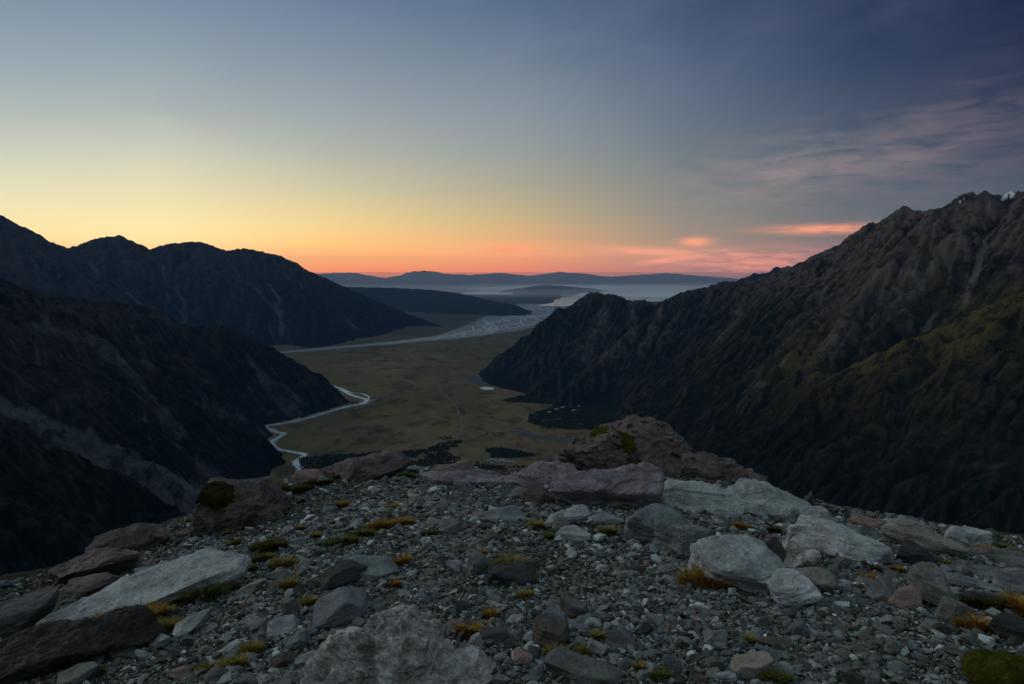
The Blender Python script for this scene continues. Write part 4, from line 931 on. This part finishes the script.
rock(K, 'rounded pale stone right of the elongated one on the lower left slope', 'rock', (160,649,20,14), 'pale', level=5, rough=.05)
rock(K, 'pale hollow stone at the left, behind the yellow-green tuft', 'rock', (228,659,30,17), 'pale', dr=.7, roll=8, level=5, rough=.09)
rock(K, 'large flat stone in the bottom left beside the layered boulder', 'rock', (80,684,40,20), 'grey', dr=.7, roll=8, level=5, rough=.05)
rock(K, 'tilted blue-grey stone with flat face in the centre', 'rock', (478,576,30,26), 'blue', dr=.6, roll=26, level=5, rough=.04)
rock(B, 'dark blue rounded boulder in the centre with a yellow tuft behind', 'boulder', (514,587,46,21), 'dark', dr=.7, level=6, rough=.06, p=9, extra=[((505,583,34,18), dict(level=5, rough=.05))])
rock(K, 'small round dark stone on the right of the dark blue boulder', 'rock', (526,569,14,11), 'blue', level=5, rough=.04, p=7)
rock(S, 'wide flat slab half buried in the centre', 'slab', (496,521,68,12), 'blue', dr=.8, level=6, rough=.03, boxy=.6, sink=.4)
rock(K, 'blue-grey stone beside the upright pinkish shard in the centre', 'rock', (450,535,22,15), 'blue', level=5, rough=.06)
rock(K, 'upright pinkish shard in the centre', 'rock', (458,534,9,18), 'pink', dr=.6, level=4, rough=.05, roll=-8)
rock(K, 'buff block at the left end of the row of kerb-like stones', 'rock', (418,506,17,13), 'buff', dr=.8, level=5, rough=.05)
for i, (x, lb) in enumerate([(432,'first'),(444,'second'),(456,'third'),(468,'fourth')]):
    rock(K, lb+' small stone from the left in the row edging the level gravel patch', 'rock', (x,506.5,13,5), ('pale','blue','grey','blue')[i], dr=.5, level=4, rough=.04)
rock(K, 'blue-grey boulder at the right end of the stone row', 'rock', (484,505,13,8), 'blue', dr=.8, level=5, rough=.04, p=8)
rock(K, 'pale stone behind the level gravel patch, in its middle', 'rock', (461,492,18,9), 'grey', dr=.7, level=4, rough=.06)
rock(K, 'flat rock at the right end of the level gravel patch', 'rock', (526,499,34,9), 'blue', dr=.7, level=5, rough=.05)
rock(K, 'dark slab-topped stone in the bottom centre beside the orange-brown tuft', 'rock', (492,647,32,17), 'dark', dr=.8, level=5, rough=.04, boxy=.9)
rock(K, 'pinkish block among grey stones in the bottom centre', 'rock', (523,665,19,14), 'pink', dr=.8, level=5, rough=.04, boxy=.8)
rock(K, 'pale green-grey stone right of the dark slab-topped stone', 'rock', (531,645,17,15), 'pale', dr=.7, roll=20, level=5, rough=.03)
rock(K, 'blue faceted stone at the bottom below the pinkish block', 'rock', (536,682,17,16), 'blue', dr=.7, level=5, rough=.04)
rock(K, 'white slab with orange lichen right of the crumbly rock', 'rock', (470,672,38,42), 'pale', dr=.6, roll=-30, level=6, rough=.06, strata=.05)
rock(K, 'purplish smooth cobble just above the crumbly rock', 'rock', (402,625,26,18), 'mauve', dr=.8, level=5, rough=.04, p=7)
rock(K, 'grey rounded slab at the bottom, below the blue-grey flat stone', 'rock', (400,694,48,20), 'buff', dr=.8, level=5, rough=.04)
# --- smaller loose stones, one by one
cols = ['pale','blue','grey','dark','mauve','rust','buff','pink']; cw = np.array([.17,.30,.24,.10,.07,.04,.05,.03]); cw /= cw.sum()
shapes = [('flat', (1.0,.75,.28), .8), ('blocky', (1.0,.85,.7), .9), ('wedge-shaped', (1.0,.6,.5), .4), ('smooth-edged', (1.0,.8,.42), .3), ('long', (1.0,.38,.32), .6)]
protos = {}
q = np.random.default_rng(99)
for nm, dm, bx in shapes:
    for j in range(5):
        V, Fc = rock_geo(500+len(protos)*3+j, dm, 4, p=(14 if nm == 'smooth-edged' else 40), rough=.05, strata=.025, boxy=bx, n=(14 if nm == 'smooth-edged' else 8))
        for cn in cols: protos[(nm, j, cn)] = (V, Fc)
meshes = {}
def stone_mesh(nm, j, cn):
    if (nm, j, cn) not in meshes: V, Fc = protos[(nm, j, cn)]; meshes[(nm, j, cn)] = new_mesh('stone', V, Fc, RM[cn], False)
    return meshes[(nm, j, cn)]
SIZES = [(24,'largest'),(19,'large'),(15,'medium-sized'),(12,'small'),(0,'very small')]
used = set(); placed = []; tries = 0
while len(placed) < 185 and tries < 6000:
    tries += 1
    py = 684 - (684-492)*q.random()**1.25; px = q.uniform(20, 1020)
    x, y, z = pick(px, py); az = math.atan2(x, y)
    if math.hypot(x, y) > np.interp(az, EDGE_AZ, EDGE_R) - .4: continue
    if any(abs(px-a) < w*.5+4 and abs(py-b) < 12+w*.12 for a, b, w, *_ in HAND): continue
    if any(abs(px-a) < 16 and abs(py-b) < 9 for a, b in placed): continue
    if 560 < px < 760 and 570 < py < 640 and q.random() < .6: continue
    sz = float(np.clip(6*np.exp(q.normal(0, .38)) * (1+ (py-500)/110), 7, 25))
    si, sh = q.choice(len(cols), p=cw), q.integers(5)
    near = sorted(HAND, key=lambda hnd: math.hypot((hnd[0]-px), 1.6*(hnd[1]-py)))[:3]
    def rel(hn):
        dx, dy = px-hn[0], py-hn[1]
        if abs(dx) > 1.3*abs(dy): return 'right of' if dx > 0 else 'left of'
        return 'in front of' if dy > 0 else 'behind'
    def short(l):
        for cut in (' with ',' at the ',' on the ',' above ',' beside ',' behind ',' in front ',' lying ',' in the ',' below ',' right of ',' left of ',' touching ',' between ',' leaning ',' pointing ',' among ',' along ',' just ', ' near ', ' stepping ', ' standing ', ' half ',' alone ', ' sloping ',' from the ',', '):
            if cut in l and len(l.split(cut)[0].split()) > 1: l = l.split(cut)[0]
        if l.startswith('right and longer block'): return 'longer block of the pale slab pair'
        if l.startswith('left block of the pair'): return 'left block of the pale slab pair'
        w_ = l.split()[:8]
        while w_[-1] in ('just','lying','of','the','on','a','and','to','in'): w_.pop()
        return ' '.join(w_)
    ok = False
    cand = [(si, sh)] + [(a, b) for a in range(4) for b in q.permutation(5)]
    for a, b in cand:
        szn = next(n for t, n in SIZES if sz >= t)
        base = '%s %s %s stone %s the %s' % (szn if szn != 'largest' else 'large', shapes[b][0], CNAME[cols[a]], rel(near[0]), short(near[0][3])); base = ' '.join(base.split()[:16])
        if base not in used: ok = True; break
    if not ok: continue
    used.add(base)
    o = link('stone', stone_mesh(shapes[b][0], int(q.integers(5)), cols[a])); dep = y*cp - z*sp; s = sz*dep/F
    o.scale = (s, s, s*q.uniform(.8, 1.1)); o.rotation_euler = (q.normal(0,.18), q.normal(0,.18), q.uniform(0, 6.28)); o.location = (x, y, z + s*shapes[b][1][2]*.28)
    tag(o, base, 'stone', 'loose stones scattered over the gravel'); placed.append((px, py))

# --- gravel: uncountable chips
def gravel(N, seed, r0, r1, kmul, name, label):
    q = np.random.default_rng(seed)
    base = []
    for j in range(12):
        pts = q.normal(size=(13,3)); pts /= np.linalg.norm(pts, axis=1)[:,None]; pts *= q.uniform(.75,1,(13,1))
        bm = bmesh.new(); [bm.verts.new(p) for p in pts]; r = bmesh.ops.convex_hull(bm, input=bm.verts)
        loose = [v for v in bm.verts if not v.link_faces]; bmesh.ops.delete(bm, geom=loose, context='VERTS'); bmesh.ops.triangulate(bm, faces=bm.faces); bm.verts.ensure_lookup_table(); bm.verts.index_update()
        base.append((np.array([v.co[:] for v in bm.verts]), np.array([[v.index for v in f.verts] for f in bm.faces]))); bm.free()
    az = q.uniform(R(-50), R(50), N); r = np.exp(q.uniform(math.log(r0), math.log(r1), N)); Re = np.interp(az, EDGE_AZ, EDGE_R)
    k = r < Re + .8; az, r = az[k], r[k]; X, Y = r*np.sin(az), r*np.cos(az); Z = ground_h(X, Y)
    fine = fbm(X*.45+3, Y*.45, 3)
    s = (.0045+.0018*r) * np.exp(q.normal(0, .45, len(r))) * kmul * np.clip(1 + 1.1*fine, .5, 1.9)
    big = q.random(len(r)) < .035; s = np.where(big, s*q.uniform(1.6, 2.8, len(r)), s); s = np.minimum(s, .012*r+.02)
    which = q.integers(0, 12, len(r)); Vs, Fs, Cs = [], [], []; off = 0
    pal = np.array([(.12,.125,.118),(.19,.2,.185),(.07,.072,.068),(.26,.27,.25),(.035,.034,.03),(.16,.14,.11),(.19,.12,.085),(.52,.54,.52),(.10,.115,.10)])
    pw = np.array([.22,.18,.18,.13,.12,.07,.03,.055,.04]); pw /= pw.sum()
    for j in range(12):
        I = np.nonzero(which == j)[0]; n = len(I); bv, bf = base[j]
        sc3 = np.stack([np.ones(n), q.uniform(.5, .95, n), q.uniform(.22, .6, n)], 1) * s[I][:,None]
        V = bv[None] * sc3[:,None]
        tx, ty, tz = q.normal(0, .3, n), q.normal(0, .3, n), q.uniform(0, 6.28, n)
        c_, s_ = np.cos(tx)[:,None], np.sin(tx)[:,None]; V = np.stack([V[...,0], V[...,1]*c_-V[...,2]*s_, V[...,1]*s_+V[...,2]*c_], -1)
        c_, s_ = np.cos(ty)[:,None], np.sin(ty)[:,None]; V = np.stack([V[...,0]*c_+V[...,2]*s_, V[...,1], -V[...,0]*s_+V[...,2]*c_], -1)
        c_, s_ = np.cos(tz)[:,None], np.sin(tz)[:,None]; V = np.stack([V[...,0]*c_-V[...,1]*s_, V[...,0]*s_+V[...,1]*c_, V[...,2]], -1)
        V += np.stack([X[I], Y[I], Z[I] + sc3[:,2]*q.uniform(.1, .8, n)], 1)[:,None]
        Vs.append(V.reshape(-1,3)); Fs.append((bf[None]+len(bv)*np.arange(n)[:,None,None]).reshape(-1,3)+off); off += n*len(bv)
        cc = np.array([.95,1.0,1.0]) * pal[q.choice(len(pal), n, p=pw)] * q.uniform(.75, 1.25, (n,1)); Cs.append(np.repeat(cc, len(bv), 0))
    gm = Mat('gravel_chips'); gn = gm.noise(60, 4); gm.col(gm.mix(gm.step(gn, .4, .7, 0, .45), gm.attr('tint', 'Color'), (.05,.05,.05))); gm.b.inputs['Roughness'].default_value = .75; gm.b.inputs['Specular IOR Level'].default_value = .3
    return tag(link(name, new_mesh(name, np.concatenate(Vs), np.concatenate(Fs), gm.m, False, {'tint': np.concatenate(Cs)})), label, 'gravel', kind='stuff')
gravel(190000, 5, 2.2, 15, 1.0, 'gravel', 'grey angular gravel covering the ridge')
gravel(12000, 8, 2.4, 15, 2.4, 'rubble', 'coarser loose rubble lying among the gravel')

# ------------------------------------------------------------------ grass tufts and moss
def gmat(name, a, b, c2):
    k = Mat(name); t_ = k.attr('tone'); k.col(k.mix(k.step(t_, .5, 1), k.mix(k.step(t_, 0, .5), a, b), c2)); k.b.inputs['Roughness'].default_value = .6; return k.m
GM = {'orange': gmat('orange_grass', (.16,.055,.012), (.30,.15,.028), (.34,.26,.07)), 'yellow': gmat('yellow_grass', (.12,.088,.016), (.24,.18,.045), (.32,.26,.10)),
      'green': gmat('green_grass', (.034,.040,.010), (.10,.095,.022), (.19,.165,.05)), 'dark': gmat('dark_moss', (.03,.03,.008), (.07,.062,.014), (.12,.11,.03))}
TCOL = {'orange':'orange-brown', 'yellow':'yellow', 'green':'olive green', 'dark':'dark mossy'}
tuse = set()
def tuft(px, py, w, h, kind, label=None, D=None):
    q = np.random.default_rng(int(px*7+py)); 
    if D is None: x, y, z = pick(px, py)
    else: x, y, z = P(px, py, D)
    dep = y*cp - z*sp; Wd = w*dep/F; Hh = max(h*dep/F*1.35, .055); n = int(np.clip(Wd*Wd*.45/.00006*.9, 500, 4500))
    a = q.uniform(0, 6.28, n); rr = np.sqrt(q.random(n)); bx = rr*np.cos(a)*Wd*.5; by = rr*np.sin(a)*Wd*.32
    nz = fbm(bx/Wd*3+px, by/Wd*3, 2); k = nz > -.22; bx, by, rr, a = bx[k], by[k], rr[k], a[k]; n = len(bx)
    gz = (ground_h(bx+x, by+y) - z) if D is None else -(rr*Wd*.12)
    hh = Hh*q.uniform(.4, 1.05, n)*(1-.45*rr); ln = hh*q.uniform(.3, 1.1, n); la = a + q.normal(0, .8, n); wd = max(.003, .0009*dep)*q.uniform(.7,1.5,n)
    V = []; 
    pw_ = np.stack([-np.sin(la), np.cos(la)], 1)
    for t, ww in ((0, 1), (.5, .8), (1, .15)):
        cx = bx + np.cos(la)*ln*t*t; cy_ = by + np.sin(la)*ln*t*t; cz = gz + hh*(t - .22*t*t) - .006*(t == 0)
        for s in (-1, 1): V.append(np.stack([cx+pw_[:,0]*wd*ww*s, cy_+pw_[:,1]*wd*ww*s, cz], 1))
    V = np.stack(V, 1).reshape(-1, 3); Fq = np.array([(0,1,3,2),(2,3,5,4)]); Fc = (Fq[None]+6*np.arange(n)[:,None,None]).reshape(-1,4)
    tone = np.repeat(np.clip(q.random(n)*.8+.1+.25*fbm(bx/Wd*4, by/Wd*4, 2), 0, 1), 6)
    o = link('grass_tuft', new_mesh('grass_tuft', V, Fc, GM[kind], False, {'tone': tone})); o.location = (x, y, z+.012)
    if label is None:
        sizes = 'tiny' if w < 14 else ('small' if w < 24 else ('wide' if w < 40 else 'broad'))
        near = sorted(HAND, key=lambda hn: math.hypot(hn[0]-px, 1.6*(hn[1]-py)))
        for hn in near[:6]:
            dx, dy = px-hn[0], py-hn[1]; rl = ('right of' if dx > 0 else 'left of') if abs(dx) > 1.3*abs(dy) else ('in front of' if dy > 0 else 'behind')
            label = '%s %s grass tuft %s the %s' % (sizes, TCOL[kind], rl, short(hn[3]))
            if label not in tuse: break
    tuse.add(label); tag(o, label, 'grass tuft', 'grass tufts growing between the stones'); return o
TUFTS = [(706,588,52,20,'orange'),(740,588,20,12,'orange'),(140,622,46,16,'orange'),(108,626,30,14,'orange'),(163,617,24,10,'yellow'),(204,601,38,18,'green'),(215,596,18,12,'orange'),
 (66,665,40,24,'green'),(166,632,18,12,'yellow'),(172,628,10,9,'green'),(140,650,16,8,'green'),(150,640,16,8,'yellow'),(212,672,26,10,'yellow'),(236,667,22,9,'yellow'),(252,655,20,11,'yellow'),
 (95,676,20,8,'green'),(40,672,40,16,'dark'),(288,589,18,10,'yellow'),(282,567,26,9,'yellow'),(262,562,22,8,'green'),(270,552,36,12,'dark'),(236,547,14,8,'green'),(303,566,12,6,'yellow'),
 (342,509,10,9,'yellow'),(341,546,34,9,'green'),(362,537,24,8,'green'),(383,529,30,9,'orange'),(405,526,18,8,'orange'),(393,510,14,6,'yellow'),(316,539,8,6,'yellow'),(300,531,8,5,'yellow'),
 (276,514,8,5,'yellow'),(255,511,16,8,'green'),(236,522,14,6,'yellow'),(276,494,26,9,'dark'),(300,492,20,6,'dark'),(318,485,30,6,'dark'),(336,479,16,5,'green'),(406,478,18,5,'green'),(372,479,18,5,'dark'),
 (400,566,22,10,'orange'),(396,588,8,6,'orange'),(430,537,16,6,'dark'),(309,606,16,8,'yellow'),(336,625,26,8,'yellow'),(350,612,12,8,'green'),(512,567,36,10,'yellow'),(480,556,12,5,'orange'),
 (468,637,22,14,'orange'),(424,684,18,14,'orange'),(525,598,16,6,'yellow'),(490,618,12,7,'orange'),(537,529,18,8,'yellow'),(549,540,20,6,'green'),(608,536,14,10,'yellow'),(556,659,24,10,'yellow'),
 (562,645,0,0,None),(585,656,18,8,'yellow'),(598,641,12,7,'yellow'),(703,552,26,8,'dark'),(680,553,26,5,'orange'),(738,528,24,5,'orange'),(752,550,26,6,'yellow'),(686,533,22,5,'green'),(774,533,12,6,'dark'),
 (800,543,12,8,'orange'),(872,582,26,7,'orange'),(898,573,12,6,'orange'),(876,572,10,5,'dark'),(945,549,30,7,'yellow'),(985,556,34,10,'orange'),(1004,550,24,6,'green'),(940,566,28,6,'green'),(985,608,44,12,'dark'),
 (974,629,36,12,'orange'),(1014,612,10,20,'orange'),(1022,616,10,16,'orange'),(955,598,0,0,None),(764,641,0,0,None),(748,644,10,5,'yellow'),(660,680,18,6,'green'),(776,683,30,9,'green'),(640,672,10,5,'yellow'),(905,607,0,0,None),
 (725,555,12,4,'orange'),(560,471,14,5,'yellow'),(553,475,12,5,'yellow'),(530,576,10,5,'orange'),(228,537,12,6,'green'),(600,560,0,0,None),(862,556,16,5,'dark'),(250,572,14,6,'green')]
for t in TUFTS:
    if t[4]: tuft(*t)
def cushion(px, py, w, h, label, kind, D=None, dr=.9):
    V, Fc, c = place_geo(px, py, w, h, dr=dr, D=D, seed=int(px), level=6, p=5, rough=.10, strata=0, boxy=0, n=24, crag=.03, sink=.35)
    sz = V.max(0)-V.min(0); V = V + (V/np.linalg.norm(V, axis=1)[:,None])*(fbm(V[:,0]*40, V[:,1]*40, 3, V[:,2]*40)*.012)[:,None]
    k = MOSS[kind]; o = link('moss_cushion', new_mesh('moss_cushion', V, Fc, k, True)); o.location = c; return tag(o, label, 'moss')
MOSS = {}
for nm, a, b in (('green', (.045,.055,.008), (.13,.135,.02)), ('olive', (.042,.036,.008), (.105,.085,.018)), ('dark', (.022,.019,.008), (.065,.05,.018))):
    k = Mat('moss_'+nm); nz = k.noise(9, 8, .75); nf = k.noise(90, 4, .7); k.col(k.mix(k.step(nf, .3, .7, 0, .5), k.mix(k.step(nz, .35, .65), a, b), tuple(x*.4 for x in a))); k.bump(nf, .02, 1.0); MOSS[nm] = k.m
cushion(1008,692,74,32, 'broad bright green moss cushion in the bottom right corner', 'green')
def moss_shell(host, label, kind, px, py, rad, thr, up=.05):
    me_ = host.data; n = len(me_.vertices); V = np.empty(n*3); me_.vertices.foreach_get('co', V); V = V.reshape(-1,3); N = np.empty(n*3); me_.vertices.foreach_get('normal', N); N = N.reshape(-1,3)
    Wv = V + np.array(host.location); dep = Wv[:,1]*cp - Wv[:,2]*sp; u = 512+F*Wv[:,0]/dep; v = 342-F*(Wv[:,1]*sp+Wv[:,2]*cp)/dep
    nz = fbm(V[:,0]*2.2, V[:,1]*2.2, 4, V[:,2]*2.2)
    m_ = (((u-px)/rad[0])**2 + ((v-py)/rad[1])**2 + nz*.9 < 1.15) & (N[:,2] > thr)
    Fc = np.array([p.vertices[:] for p in me_.polygons if len(p.vertices) == 3]); Fc = Fc[m_[Fc].all(1)]
    par = np.arange(n)
    for _ in range(400):
        mn = par[Fc].min(1); new = par.copy(); [np.minimum.at(new, Fc[:, c_], mn) for c_ in range(3)]
        if (new == par).all(): break
        par = new
    ids, cnt = np.unique(par[Fc[:,0]], return_counts=True); Fc = Fc[par[Fc[:,0]] == ids[cnt.argmax()]]
    us = np.unique(Fc); mp = np.zeros(n, int); mp[us] = np.arange(len(us)); V2 = V[us] + N[us]*(up*(.7+.6*fbm(V[us,0]*14, V[us,1]*14, 3, V[us,2]*14)))[:,None] + np.array([0,0,.01])
    o = link('moss_cushion', new_mesh('moss_cushion', V2, mp[Fc], MOSS[kind], True)); o.location = host.location; md = o.modifiers.new('thick', 'SOLIDIFY'); md.thickness = up*1.5; md.offset = -1
    return tag(o, label, 'moss')
byl = {h[3]: h[4] for h in HAND}
moss_shell(byl['tall broken reddish outcrop with moss, highest point of the rim'], 'olive moss on the left shoulder of the tall reddish outcrop', 'olive', 590, 446, (42, 18), -.1, .03)
moss_shell(byl['large brown boulder with a dark moss patch on the left rim'], 'dark moss on the large brown boulder at the left rim', 'dark', 216, 496, (20, 12), -.6, .03)
